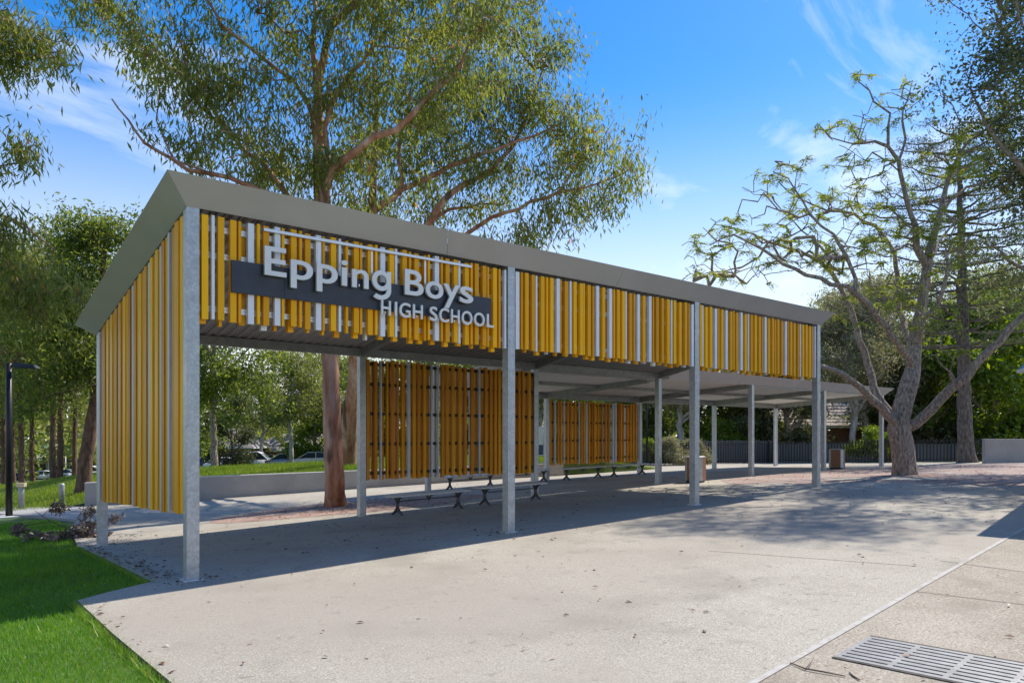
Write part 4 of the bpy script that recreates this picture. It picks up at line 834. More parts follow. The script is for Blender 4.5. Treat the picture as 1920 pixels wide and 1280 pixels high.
T.grow(blob_points(bl, 700, T.rng), .05, .3, .0)
CD = tree_root('cedar_tree', 'dark straight conifer trunk with level tiers of branches behind the spreading tree', b0)
finish(T, CD, 'cedar_bark', 'leaf_cedar', 55, .13, .24, (.26, .26, .05), .0, clump=.5, back=.4)

# --- background trees: a few kinds, each copied with its parts
def kind_tree(seed, H, blobs, trunk_r, wood_m, leaf_m, ntip, per, size, wid, droop, forks=4, crown_from=.35, spread=(.36, .36, .3)):
    T = Tree(seed); q = T.rng; top = np.array([q.uniform(-.4, .4), q.uniform(-.4, .4), H * .86])
    T.limb([np.array([0, 0, -.3]), np.array([.05, 0, H * .15]), np.array([q.uniform(-.2, .2), q.uniform(-.2, .2), H * .45]), top], trunk_r, trunk_r * .25)
    for k in range(forks):
        a = k * 6.28 / forks + q.uniform(-.5, .5); h0 = H * (crown_from * .8 + .25 * q.random()); L = H * q.uniform(.18, .32)
        T.limb([np.array([0, 0, h0]), np.array([math.cos(a) * L * .5, math.sin(a) * L * .5, h0 + L * .55]), np.array([math.cos(a) * L, math.sin(a) * L, h0 + L * 1.1])], trunk_r * .5, trunk_r * .14)
    T.grow(blob_points(blobs, ntip, q, 6, .42 * H / 10), .15, .45)
    T.radii(.014, 2.3)
    o = bpy.data.objects.new('t', None)
    tr_ = T.wood('trunk', wood_m, None, 8); cr_ = T.leaves('crown', leaf_m, None, per, size, wid, spread, droop, clump=.6, back=.3)
    C.objects.unlink(tr_); C.objects.unlink(cr_); return (tr_.data, cr_.data, H)
def rblobs(seed, H, w_, n, lo=.35, sz=.16):
    q = np.random.default_rng(seed); o = []
    for k in range(n):
        h = lo + (1 - lo) * (k + .5) / n; rr = w_ * math.sin(math.pi * min(1, max(.08, (h - lo) / (1 - lo) * .88 + .1))) ** .7; a = q.uniform(0, 6.28); d = rr * q.uniform(.35, .95)
        r_ = H * sz * q.uniform(.75, 1.25); o.append((np.array([math.cos(a) * d, math.sin(a) * d, H * (h - .04)]), (r_, r_, r_ * .68)))
    return o
KT = {'lofty': kind_tree(49, 9.5, rblobs(7, 9.5, 2.9, 16, .40, .16), .2, 'grey_bark', 'leaf_broad', 420, 46, .2, .42, .25, 5, .42),
      'open': kind_tree(41, 10, rblobs(1, 10, 2.6, 14, .42, .12), .17, 'pale_bark', 'leaf_olive', 300, 48, .24, .24, .45, 5, .4),
      'tall': kind_tree(42, 14, rblobs(2, 14, 2.8, 16, .40, .10), .17, 'rough_bark', 'leaf_olive', 230, 40, .24, .25, .4, 5, .4),
      'broad': kind_tree(43, 9, rblobs(3, 9, 2.9, 16, .22, .17), .2, 'grey_bark', 'leaf_broad', 420, 50, .24, .42, .25, 5, .28),
      'dark': kind_tree(44, 9, rblobs(4, 9, 2.9, 18, .12, .17), .22, 'grey_bark', 'leaf_dark', 460, 50, .25, .42, .25, 5, .2),
      'bright': kind_tree(45, 7, rblobs(5, 7, 2.3, 14, .15, .18), .15, 'grey_bark', 'leaf_bright', 340, 46, .24, .4, .3, 5, .2),
      'paper': kind_tree(46, 9, rblobs(6, 9, 2.2, 12, .45, .12), .19, 'pale_bark', 'leaf_grey', 260, 46, .22, .25, .45, 4, .3),
      'shrub': kind_tree(47, 2.4, [(np.array([x, y, z]), (.6, .6, .5)) for x, y, z in ((0, 0, 1.2), (.7, .2, .9), (-.7, .1, 1), (.2, -.6, .8), (-.3, .6, 1.4), (.5, .5, 1.6), (-1.1, -.2, .7), (1.2, 0, .7))], .05, 'grey_bark', 'leaf_grey', 240, 40, .12, .35, .2, 4, .1, (.16, .16, .13)),
      'yshrub': kind_tree(48, 2.4, [(np.array([x, y, z]), (.6, .6, .5)) for x, y, z in ((0, 0, 1.2), (.7, .2, .9), (-.7, .1, 1), (.2, -.6, .8), (-.3, .6, 1.4), (.5, .5, 1.6), (-1.1, -.2, .7), (1.2, 0, .7))], .05, 'grey_bark', 'leaf_bright', 240, 40, .14, .4, .2, 4, .1, (.16, .16, .13))}
rq = random.Random(3)
def put(kind, px, Z, H, label, wide=1.0, name=None, sink=0, rz=None):
    base = at(px, 815, Z); base[2] = float(terr(base[0], base[1])) - sink
    n_ = name or ('shrub' if 'shrub' in kind else 'tree')
    root = thing(n_, label, 'shrub' if 'shrub' in kind else 'tree', tuple(base), rq.uniform(0, 6.28) if rz is None else rz, 'shrubs along the fence' if 'shrub' in kind else 'background trees')
    tr_, cr_, h0 = KT[kind]; k = H / h0; root.scale = (k * wide, k * wide, k)
    for nm, d in (('trunk', tr_), ('crown', cr_)):
        c = bpy.data.objects.new(nm, d); C.objects.link(c); c.parent = root
for a in [
    ('tall', 8, 46, 15, 'leftmost brown trunk at the picture edge beyond the lawn', 1.1), ('tall', 25, 52, 16, 'slim trunk just right of the black lamp post, far lawn', 1.0),
    ('tall', 42, 41, 14, 'tree with pale trunk behind the bollard with the timber block', 1.0), ('tall', 61, 50, 15, 'thin straight trunk in front of the cream building', 1.0),
    ('tall', 100, 43, 15, 'left trunk of the close pair behind the lawn', 1.0), ('tall', 111, 44.5, 16, 'right trunk of the close pair behind the lawn', 1.0),
    ('tall', 138, 52, 14, 'greyish trunk between the close pair and the leaning tree', 1.0), ('broad', -60, 60, 14, 'bushy tree beyond the left picture edge', 1.2),
    ('lofty', 402, 37, 9.4, 'dense dark green tree just right of the nearest post, beyond the bank', .95), ('broad', 330, 48, 9, 'bushy tree hidden mostly behind the end screen', 1.1),
    ('dark', 436, 66, 7, 'dark green bushy tree behind the parked cars', 1.0), ('open', 490, 74, 10, 'light olive tree behind the white van', 1.2),
    ('open', 545, 62, 10.5, 'open tree with slender grey trunk centred in the shelter opening', 1.25), ('bright', 592, 68, 7, 'bright green tree left of the gum trunk', 1.2),
    ('open', 660, 70, 11, 'olive tree right of the gum trunk, in the shelter opening', 1.2), ('broad', 720, 62, 9, 'green tree glimpsed through the left of the tall orange screen', 1.2),
    ('open', 800, 66, 11, 'olive tree glimpsed through the middle of the tall orange screen', 1.2), ('broad', 900, 60, 9, 'green tree glimpsed through the right of the tall orange screen', 1.2), ('open', 1010, 58, 10, 'tree seen between the two orange screens', 1.2),
    ('bright', 1090, 62, 8, 'green tree glimpsed through the left of the small orange screen', 1.2), ('open', 1160, 60, 9, 'olive tree glimpsed through the right of the small orange screen', 1.2),
    ('broad', 1218, 50, 9, 'green tree just right of the small far orange screen', .95), ('paper', 1275, 47, 9, 'grey green tree with twisted trunk behind the pale shrub', 1.2),
    ('bright', 1325, 52, 7, 'yellow green tree behind the third front post', 1.1), ('open', 1365, 56, 10, 'tree with pale leaning limb behind the paling fence', 1.2),
    ('broad', 1405, 50, 9, 'mid green tree behind the paling fence', 1.0), ('dark', 1475, 47, 8, 'dark dense tree left of the last front post, behind the black fence', 1.1), 
    ('paper', 1600, 45, 10, 'pale paperbark left of the spreading tree, in front of the tiled roof', 1.0), ('paper', 1622, 47, 11, 'second pale paperbark closest to the spreading tree', 1.0),
    ('open', 1575, 62, 14, 'tall olive tree rising above the tiled roof', 1.2), ('broad', 1700, 48, 7.5, 'dark tree directly behind the forked trunk', 1.1), ('dark', 1745, 46, 9, 'dark tree between the forked trunk and the conifer', 1.0),
    ('bright', 1770, 52, 10, 'bright green tree left of the conifer trunk', 1.2), ('bright', 1862, 44, 9.5, 'bright green tree above the grey wall', 1.1), ('broad', 1905, 48, 9, 'dark tree behind the grey wall at the right edge', 1.2),
    ('open', 1660, 60, 15, 'tall pale tree behind the spreading tree, left part', 1.2), ('open', 1850, 58, 15, 'tall pale tree behind the conifer, right part', 1.2), ('broad', 1980, 50, 12, 'bushy tree beyond the right picture edge', 1.2)]: put(*a)
for a in [('shrub', 1262, 39, 2.0, 'pale grey green shrub at the black fence, left one', 1.0), ('shrub', 1305, 40, 1.9, 'pale grey green shrub at the black fence, right one', 1.0), ('yshrub', 1215, 40, 1.7, 'yellow green shrub beside the thin black pole', .8),
          ('yshrub', 1350, 47, 3.0, 'yellow green shrub above the paling fence', 1.0), ('yshrub', 1388, 48, 3.2, 'golden green shrub above the paling fence near the far post', .9), ('yshrub', 1640, 39.5, 2.2, 'broad leaved plant by the fence left of the forked trunk', .8), ('yshrub', 1665, 39, 1.8, 'low leafy plant by the fence touching the forked trunk', .8)]: put(*a)

# far wooded horizon, one mass
rg = np.random.default_rng(77); n = 42000; u = rg.random(n)
px = -700 + u * 3400; Z = rg.uniform(95, 190, n); Hm = 11 + 5 * np.sin(px * .013) + 4 * np.sin(px * .031 + 1) + 2 * np.sin(px * .09)
d_ = fw[None] + rt[None] * ((px - CX) / F)[:, None]; Pp = CAM + d_ * Z[:, None]; Pp[:, 2] = terr(Pp[:, 0], Pp[:, 1]) + Hm * rg.random(n) ** .8
D = rg.normal(size=(n, 3)); tn = np.clip(.5 + .35 * np.sin(px * .07 + Z) + rg.normal(size=n) * .2, 0, 1)
tag(link('distant_wood', quads_mesh('distant_wood', leaf_geo(Pp, D, rg.uniform(.9, 2.0, n), rg.uniform(.6, 1.2, n), rg), 4, tn), 'leaf_olive'), 'distant green woodland closing the view', 'woodland', kind='stuff')

sheet('tree_soil', arc((JA.location[0] - .1, JA.location[1]), .95, 26, 1.15, .95, .08, 6), 'bark_chips', g, dz=.009, step=2)

# ================================================================== GRASS
def blades(name, m, P, H, Wd, tone, rng, lean=.45, label=None):
    n = len(P); a = rng.uniform(0, 6.283, n); ln = rng.uniform(.1, lean, n) * H; b = rng.uniform(0, 6.283, n)
    S = np.stack([np.cos(a), np.sin(a), np.zeros(n)], 1) * (Wd / 2)[:, None]
    top = P + np.stack([np.cos(b) * ln, np.sin(b) * ln, H], 1)
    o = link(name, quads_mesh(name, np.stack([P - S, P + S, top], 1).reshape(-1, 3), 3, tone), m)
    return tag(o, label, 'grass', kind='stuff')
def edge_s(t): return np.interp(t, [-9, -3.8, -2, -.23, .05, .29, 2.8, 5.45, 9, lp1[1]], [-1.3, -1.26, -1.27, -1.25, -.8, -.37, -.33, -.30, .15, lp1[0]])
rg = np.random.default_rng(5)
def patch(s, t): return .5 + .22 * np.sin(s * 2.1 + 1.3 * np.sin(t * 1.1)) + .2 * np.sin(t * 2.9 + s * .7) + .12 * np.sin(s * 7.1 - t * 5.3)
n = 900000; s = rg.uniform(-9.5, .3, n); t = rg.uniform(-7.5, 13, n); v = np.stack([s - CAM[0], t - CAM[1]], 1); Zd = v @ fw[:2]; px = CX + F * (v @ rt[:2]) / np.maximum(Zd, .1)
k = (s < edge_s(t) - .02 + rg.normal(size=n) * .03 + .025 * np.sin(t * 3.1) * np.sin(t * 7.7)) & (Zd > 2.5) & (px > -330) & (rg.random(n) < np.clip((6.5 / np.maximum(Zd, 1)) ** 1.5, .10, 1)) & (t < 12.6)
s, t, Zd = s[k], t[k], Zd[k]; n = len(s); h = rg.uniform(.028, .062, n) * (1 + .35 * (Zd > 10)); wd = np.clip(.0011 * Zd, .005, .018) * rg.uniform(.7, 1.3, n)
tn = np.clip(.18 + .42 * patch(s, t) + rg.normal(size=n) * .16 + (rg.random(n) < .02) * .6, 0, 1)
blades('lawn_grass', 'grass', np.stack([s, t, terr(s, t) - .004], 1), h, wd, tn, rg, .8, 'short bright green lawn grass beside the pavement')
n = 7000; t = np.concatenate([rg.uniform(-6.5, -.2, n // 2), rg.uniform(-.2, 5.4, n // 2)]); s = edge_s(t) - np.abs(rg.normal(size=n)) * .03 + (rg.random(n) < .25) * rg.random(n) * .04; tn = np.clip(rg.uniform(.3, 1.15, n), 0, 1)
blades('edge_grass', 'grass', np.stack([s, t, terr(s, t) - .004], 1), rg.uniform(.04, .11, n), rg.uniform(.005, .009, n), tn, rg, 1.1, 'longer ragged grass along the pavement edge')
n = 130000; s = rg.uniform(-2.5, 24, n); d = rg.uniform(.22, 9, n); t = wall_t(s) + d; k = rg.random(n) < .8 - .05 * d; s, t = s[k], t[k]; n = len(s)
blades('bank_grass', 'grass_lit', np.stack([s, t, bank_h(s, t) - .01], 1), rg.uniform(.07, .17, n), rg.uniform(.014, .03, n), np.clip(.1 + .5 * patch(s * .5, t * .5) + rg.normal(size=n) * .2, 0, 1), rg, .7, 'sunlit grass on the bank above the retaining wall')
n = 110000; s = rg.uniform(-16, 6, n); t = 18 + 34 * rg.random(n) ** 1.4; k = (t > np.interp(s, [-16, -3, -.6, 1.6, 6], [20, 19.6, 18.1, 16.2, 16.2])); s, t = s[k], t[k]; n = len(s)
blades('lawn_grass', 'grass_lit', np.stack([s, t, np.maximum(terr(s, t), bank_h(s, t)) - .01], 1), rg.uniform(.06, .13, n), rg.uniform(.018, .04, n), np.clip(.15 + .5 * patch(s * .4, t * .4) + rg.normal(size=n) * .2, 0, 1), rg, .7, 'sunlit lawn under the trees beyond the footpath')

# ================================================================== LITTER
pts = []
def scat(n, f): pts.append(np.array([f() for _ in range(n)]))
q = random.Random(12)
scat(800, lambda: (q.gauss(6.2, 2.0), q.gauss(7.4, 1.1))); scat(420, lambda: (q.uniform(.3, 15), q.uniform(.2, 5.6))); scat(1500, lambda: (q.uniform(15.5, 33), q.uniform(-4, 5))); scat(300, lambda: (q.uniform(9, 20), q.uniform(-4.5, 1)))
scat(150, lambda: (q.uniform(-1, 12), q.uniform(-6, 0))); scat(120, lambda: (q.gauss(.2, .5), q.gauss(5.6, .5))); scat(330, lambda: (-.30 + abs(q.gauss(0, .22)), q.uniform(.3, 5.3))); scat(60, lambda: (q.gauss(0, .3), q.gauss(0, .25))); scat(50, lambda: (q.gauss(5, .3), q.gauss(0, .2))); scat(35, lambda: (-1.25 + abs(q.gauss(0, .08)), q.uniform(-6, -.3))); scat(160, lambda: (q.uniform(10, 20), q.uniform(5.5, 12))); scat(40, lambda: (q.uniform(1, 10), q.uniform(-9, -6.6)))
P = np.concatenate(pts); n = len(P); P = np.column_stack([P, g(P[:, 0], P[:, 1]) + .012]); a = rg.uniform(0, 6.28, n); L = rg.uniform(.03, .085, n)
D = np.stack([np.cos(a), np.sin(a), rg.normal(size=n) * .12], 1); S = np.stack([-np.sin(a), np.cos(a), rg.normal(size=n) * .25], 1) * (L * rg.uniform(.22, .5, n) / 2)[:, None]
b_ = P + D * (L * .45)[:, None]; up_ = np.zeros((n, 3)); up_[:, 2] = rg.uniform(0, .015, n)
tag(link('leaf_litter', quads_mesh('leaf_litter', np.stack([P, b_ + S + up_, P + D * L[:, None], b_ - S + up_], 1).reshape(-1, 3), 4, rg.random(n)), 'litter'), 'dry brown leaves and bark scraps scattered over the paving', 'leaf litter', kind='stuff')
# dead branch lying on the lawn
T = Tree(31); c0 = gp(186, 1012, terr)
T.limb([c0 + [0, 0, .05], gp(140, 1010, terr) + [0, 0, .12], gp(95, 1008, terr) + [0, 0, .10], gp(40, 1006, terr) + [0, 0, .06]], .022, .006, jit=.015)
Zf = float((c0 - CAM) @ fw)
for L_ in ([(120, 1000, 0), (95, 975, .2), (80, 968, .3), (65, 955, .3)], [(80, 969, .3), (100, 945, .4), (118, 938, .5)], [(150, 1000, 0), (160, 970, .2), (172, 945, .4)], [(165, 1005, 0), (205, 975, .1), (222, 965, .2)], [(60, 1000, 0), (45, 985, .1), (30, 985, .2), (17, 1000, .2)]):
    T.limb([at(x, y, Zf + d) for x, y, d in L_], .012, .004, jit=.012)
tg = blob_points([(at(x, y, Zf + d), (a_, a_, b2)) for x, y, d, a_, b2 in ((105, 950, .4, .18, .10), (35, 992, .1, .16, .12), (70, 1003, 0, .3, .06), (120, 1003, 0, .35, .08), (165, 990, .1, .25, .18), (170, 955, .3, .12, .12), (160, 1008, 0, .25, .06), (215, 972, .2, .1, .1), (195, 1000, 0, .15, .1))], 230, T.rng)
T.grow(tg, .03, .08, .1)
for i in range(len(T.p)): T.p[i][2] = max(T.p[i][2], float(terr(T.p[i][0], T.p[i][1])) + .012)
FB = thing('fallen_branch', 'dead brown leafy branch lying on the lawn by the rear corner post', 'branch', tuple(c0))
T.radii(.0022, 2.3); T.p = [p - c0 for p in T.p]; T.wood('stem', 'dead_twig', FB, 6); T.leaves('dry_leaves', 'leaf_dead', FB, 9, .085, .38, (.035, .035, .025), .25, clump=.3, back=.5)
# twig on the tan paving
TW = thing('fallen_twig', 'thin forked twig lying beside the drain grate', 'twig', tuple(gp(1545, 1262)))
w0 = np.array(TW.location); bm = bmesh.new()
def tp_(x, y, h=.012): return Vector(gp(x, y) + [0, 0, h]) - Vector(w0)
tube(bm, [tp_(1482, 1245), tp_(1510, 1256), tp_(1545, 1262), tp_(1585, 1270)], [.004, .006, .006, .004], 5); link('stem', mesh_of(bm, 'stem'), 'dead_twig', TW)
bm = bmesh.new(); tube(bm, [tp_(1510, 1256), tp_(1518, 1250, .02), tp_(1524, 1244, .03)], [.004, .004, .002], 5); tube(bm, [tp_(1592, 1262), tp_(1600, 1270), tp_(1612, 1277)], [.004, .006, .004], 5); link('side_twig', mesh_of(bm, 'side_twig'), 'dead_twig', TW)
bm = bmesh.new(); bmesh.ops.create_icosphere(bm, subdivisions=2, radius=.09); pr = gp(783, 905, g)
for v_ in bm.verts: v_.co *= rnd.uniform(.65, 1.15); v_.co.z = v_.co.z * .6 + .05
o = link('crumpled_paper', mesh_of(bm, 'crumpled_paper'), 'white_paint'); o.location = pr; tag(o, 'small crumpled white paper on the ground by the retaining wall', 'paper')

# ================================================================== FENCES, WALL, AWNING, HOUSES, CARS
FP = [(19.9, 14.4), (28.3, 15.9), (34.3, 13.0), (35.9, 7.4), (37.4, 3.4)]
bm = bmesh.new(); bx(bm, -.028, .028, -.012, .012, 0, 1.12); PK = mesh_of(bm, 'picket'); PK.materials.append(MAT['black'])
FN = thing('picket_fence', 'low black metal picket fence running behind the canopy and trees', 'fence', (0, 0, 0))
for a, b in zip(FP, FP[1:]):
    a = np.array(a); b = np.array(b); L = np.linalg.norm(b - a); d = (b - a) / L; an = math.atan2(d[1], d[0]); m_ = int(L / .145)
    za, zb_ = float(g(*a)), float(g(*b))
    for zr in (.18, 1.05):
        bm = bmesh.new(); bar(bm, (*a, za + zr), (*b, zb_ + zr), .03, .04); link('rail', mesh_of(bm, 'rail'), 'black', FN)
    for k in range(m_):
        p = a + d * (k + .5) * L / m_; o = bpy.data.objects.new('picket', PK); C.objects.link(o); o.parent = FN; o.location = (p[0], p[1], za + (zb_ - za) * (k + .5) / m_ + .06); o.rotation_euler = (0, 0, an)
    box('fence_post', a[0] - .03, a[0] + .03, a[1] - .03, a[1] + .03, za - .2, za + 1.25, 'black', FN)
bm = bmesh.new(); bx(bm, -.048, .048, -.01, .01, 0, 1.7); PL = mesh_of(bm, 'paling'); PL.materials.append(MAT['paling'])
def paling_fence(x0, x1, Z, top, label):
    f = thing('paling_fence', label, 'fence', (0, 0, 0)); a = at(x0, 815, Z); b = at(x1, 815, Z + 1); L = np.linalg.norm(b - a); d = (b - a) / L; an = math.atan2(d[1], d[0]); m_ = int(L / .1)
    for k in range(m_):
        p = a + d * (k + .5) * .1; o = bpy.data.objects.new('paling', PL); C.objects.link(o); o.parent = f; o.location = (p[0], p[1], top - 1.7 + rnd.uniform(-.03, .03)); o.rotation_euler = (rnd.uniform(-.01, .01), 0, an)
    for z in (top - .3, top - 1.2):
        bm = bmesh.new(); n_ = np.array([-d[1], d[0], 0]) * .035; bar(bm, tuple(a[:2] + n_[:2]) + (z,), tuple(b[:2] + n_[:2]) + (z,), .05, .08); link('fence_rail', mesh_of(bm, 'fence_rail'), 'paling', f)
paling_fence(1190, 1450, 43.5, 1.42, 'weathered grey timber paling fence behind the black fence, left length')
paling_fence(1452, 1640, 43.5, 1.28, 'weathered grey timber paling fence below the tiled roof')
paling_fence(1715, 1800, 42, 1.25, 'brownish timber paling fence between the forked trunk and the conifer')
p = at(1213, 870, 39.5); PO = thing('thin_pole', 'thin tall black pole beside the small far screen', 'pole', (p[0], p[1], float(g(p[0], p[1]))))
bm = bmesh.new(); tube(bm, [(0, 0, -.1), (0, 0, 4.6)], [.06, .045], 8); link('shaft', mesh_of(bm, 'shaft'), 'black', PO, True); box('base_plate', -.14, .14, -.14, .14, -.05, .02, 'black', PO)
a = at(1847, 868, 33.5); gw = thing('garden_wall', 'plain rendered grey wall at the right edge beyond the conifer', 'wall', (a[0], a[1], 0), ang)
for k in range(3): box('wall_panel', k * 3.0, k * 3.0 + 2.99, 0, .22, .1, 1.55, 'wall_concrete', gw, .006)
box('capping', -.01, 8.99, -.012, .232, 1.552, 1.575, 'wall_top', gw)
nb_ = thing('notice_board', 'white notice seen between the two orange screens', 'notice', tuple(at(1013, 865, 33)), ang)
box('panel', -.12, .14, 0, .03, .25, 1.55, 'white_paint', nb_, .004); box('print_band', -.11, .13, -.004, -.001, .3, .75, 'paint_blue', nb_); box('leg', -.02, .02, .031, .06, -.9, 1.2, 'galv', nb_)
# awning at the right edge, whose shadow falls on the paving
AW = thing('awning', 'pale roofed awning with teal edge on black posts, right picture edge', 'awning', (0, 0, 0))
QA = [(11.55, -5.42), (17.2, -4.5), (20.5, -2.75), (22.6, -9.2), (11.5, -12.4)]
def slab(bm, lo, hi):
    a_ = [bm.verts.new(p) for p in lo]; b_ = [bm.verts.new(p) for p in hi]; n_ = len(lo)
    bm.faces.new(a_[::-1]); bm.faces.new(b_)
    for i in range(n_): j = (i + 1) % n_; bm.faces.new([a_[i], a_[j], b_[j], b_[i]])
cx_ = np.mean(QA, 0); top = [(q_[0] + (cx_[0] - q_[0]) * .12, q_[1] + (cx_[1] - q_[1]) * .12) for q_ in QA]
bm = bmesh.new(); slab(bm, [(*q_, 3.42) for q_ in QA], [(*q_, 3.50) for q_ in QA]); link('soffit', mesh_of(bm, 'soffit'), 'soffit_pale', AW)
bm = bmesh.new(); slab(bm, [(*q_, 3.503) for q_ in QA], [(*q_, 3.85) for q_ in top]); link('roof', mesh_of(bm, 'roof'), 'teal', AW)
for s_, t_ in ((19.9, -3.2), (12.3, -6.2), (21.8, -8.9), (12.2, -11.8)):
    bm = bmesh.new(); z_ = float(g(s_, t_)); tube(bm, [(s_, t_, z_ - .1), (s_, t_, 3.42)], .05, 10); link('post', mesh_of(bm, 'post'), 'black', AW, True)

def house(px, Z, W, D, eave, ridge, zg, wall_m, roof_m, label, wins, rows=13, rz=0, win_m='white_paint', ov=.5):
    c = at(px, 815, Z); H = thing('house', label, 'house', (c[0], c[1], 0), ang + rz)
    bm = bmesh.new(); bx(bm, -W / 2, W / 2, 0, D, zg, eave); link('wall', mesh_of(bm, 'wall'), wall_m, H)
    bm = bmesh.new(); hip = min(W * .28, D / 2)             # stepped rows of tiles climbing to the ridge
    for k in range(rows):
        u0, u1 = k / rows, (k + 1.25) / rows
        def ringp(u): return [(-W / 2 - ov + (hip + ov) * u, -ov + (D / 2 + ov) * u), (W / 2 + ov - (hip + ov) * u, -ov + (D / 2 + ov) * u), (W / 2 + ov - (hip + ov) * u, D + ov - (D / 2 + ov) * u), (-W / 2 - ov + (hip + ov) * u, D + ov - (D / 2 + ov) * u)]
        a_, b_ = ringp(u0), ringp(min(1, u1)); za = eave + (ridge - eave) * u0 + .05; zb3 = eave + (ridge - eave) * min(1, u1) + .0
        for j in range(4):
            A, B, A2, B2 = a_[j], a_[(j + 1) % 4], b_[j], b_[(j + 1) % 4]
            vv = [bm.verts.new(q_) for q_ in ((*A, za - .05), (*B, za - .05), (*B, za), (*A, za), (*B2, zb3), (*A2, zb3))]
            bm.faces.new(vv[:4]); bm.faces.new([vv[3], vv[2], vv[4], vv[5]])
    me = bpy.data.meshes.new('roof'); bm.to_mesh(me); bm.free(); link('roof', me, roof_m, H)
    bm = bmesh.new(); bx(bm, -W / 2 - ov, W / 2 + ov, -ov, D + ov, eave - .12, eave - .002); link('eave', mesh_of(bm, 'eave'), 'white_paint', H)
    for x0, x1, z0, z1 in wins:
        w_ = box('window', x0, x1, -.03, .02, z0, z1, 'glass_dark', H)
        bm = bmesh.new()
        for q_ in ((x0 - .07, x0, z0 - .07, z1 + .07), (x1, x1 + .07, z0 - .07, z1 + .07), (x0 + .001, x1 - .001, z1, z1 + .07), (x0 + .001, x1 - .001, z0 - .07, z0)): bx(bm, q_[0], q_[1], -.06, .0, q_[2], q_[3])
        m_ = max(1, int((x1 - x0) / .55))
        for k in range(1, m_): xx = x0 + (x1 - x0) * k / m_; bx(bm, xx - .03, xx + .03, -.055, -.031, z0 + .001, z1 - .001)
        link('frame', mesh_of(bm, 'frame'), win_m, w_)
    return H
house(1600, 50, 13, 9, 2.35, 5.4, -1.2, 'brick', 'tile', 'brick house with weathered tiled roof behind the paperbark trees', [(-3.5, -1.9, .6, 1.7), (1.0, 2.4, .6, 1.7)])
house(1850, 56, 9, 7, 2.2, 4.2, -1.0, 'green_trim', 'tile', 'pale green house with white framed windows behind the conifer', [(-1.6, .4, .4, 1.7), (1.6, 3.0, .4, 1.7)], win_m='white_paint')
house(395, 92, 10, 8, .2, 2.6, -4, 'brick', 'tile', 'brick house with pale roof left of the parked cars, seen beyond the bank', [(-2, -.6, -1.5, -.4)])
house(545, 98, 12, 8, -.3, 1.9, -4, 'brick', 'tile', 'brick house behind the open tree with slender trunk', [(-3, -1.5, -2, -.9), (1.5, 3, -2, -.9)])
house(980, 75, 9, 8, 1.9, 4.0, -3, 'brick', 'tile', 'brick house glimpsed between the two orange screens', [(-2, -.6, -.2, .9)])
# long cream school block with flat white roof beyond the car park
c = at(90, 815, 124); zg = float(terr(c[0], c[1])); SB = thing('school_building', 'long cream building with white flat roof beyond the car park', 'building', (c[0], c[1], zg), ang)
box('wall', -13, 10, 0, 8, -.5, 3.3, 'cream', SB); box('roof', -13.8, 10.8, -1.8, 8.8, 3.302, 3.75, 'white_paint', SB, .03); box('roof_edge', -13.8, 10.8, -1.83, -1.802, 3.25, 3.4, 'galv_beam', SB)
for k in range(9):
    x = -12.4 + k * 2.5; w_ = box('window', x, x + 2.1, -.05, .02, .9, 2.6, 'glass_dark', SB)
    bm = bmesh.new(); bx(bm, x - .05, x, -.09, .0, .85, 2.65); bx(bm, x + 2.1, x + 2.15, -.09, .0, .85, 2.65); bx(bm, x + 1.0, x + 1.08, -.08, -.051, .9, 2.6); link('frame', mesh_of(bm, 'frame'), 'white_paint', w_)
for k in range(6): bm = bmesh.new(); tube(bm, [(-13 + k * 4.7, -1.6, -.5), (-13 + k * 4.7, -1.6, 3.3)], .09, 8); link('column', mesh_of(bm, 'column'), 'white_paint', SB)
c2 = at(97, 815, 140); TP = thing('peaked_tent', 'green peaked fabric roof above the cream building', 'tent', (c2[0], c2[1], -5), ang)
bm = bmesh.new(); vv = [bm.verts.new((3.2 * math.cos(k * math.pi / 4), 3.2 * math.sin(k * math.pi / 4), 4.6)) for k in range(8)]; v2 = [bm.verts.new((1.2 * math.cos(k * math.pi / 4), 1.2 * math.sin(k * math.pi / 4), 5.3)) for k in range(8)]; ap = bm.verts.new((0, 0, 6.6))
for k in range(8): bm.faces.new([vv[k], vv[(k + 1) % 8], v2[(k + 1) % 8], v2[k]]); bm.faces.new([v2[k], v2[(k + 1) % 8], ap])
link('canopy', mesh_of(bm, 'canopy'), 'teal', TP); bm = bmesh.new(); tube(bm, [(0, 0, -1), (0, 0, 6.5)], .1, 8); link('mast', mesh_of(bm, 'mast'), 'white_paint', TP)
c2 = at(143, 815, 120); SA = thing('shade_sail', 'bright yellow shade sail beside the cream building', 'sail', (c2[0], c2[1], -5), ang)
bm = bmesh.new(); vs_ = [(-2, -1.5, 2.6), (2.2, -1.5, 4.3), (2.4, 1.5, 4.1), (-1.8, 1.5, 2.8)]; hexa(bm, [Vector(v_) for v_ in vs_] + [Vector(v_) + Vector((0, 0, .05)) for v_ in vs_]); link('fabric', mesh_of(bm, 'fabric'), 'sail_yellow', SA)
for x, z in ((-1.95, 2.6), (2.25, 4.2)): bm = bmesh.new(); tube(bm, [(x, 0, -.6), (x, 0, z)], .07, 8); link('pole', mesh_of(bm, 'pole'), 'galv', SA)
for px, Zp, h, lab in ((94, 112, 4.6, 'thin white flagpole in front of the cream building'), (123, 113, 3.6, 'shorter thin white pole right of the close pair of trunks')):
    c2 = at(px, 815, Zp); F_ = thing('white_pole', lab, 'pole', (c2[0], c2[1], float(terr(c2[0], c2[1])))); bm = bmesh.new(); tube(bm, [(0, 0, -.2), (0, 0, h)], [.09, .06], 8); link('shaft', mesh_of(bm, 'shaft'), 'white_paint', F_, True); box('foot', -.2, .2, -.2, .2, -.1, .06, 'grout', F_)

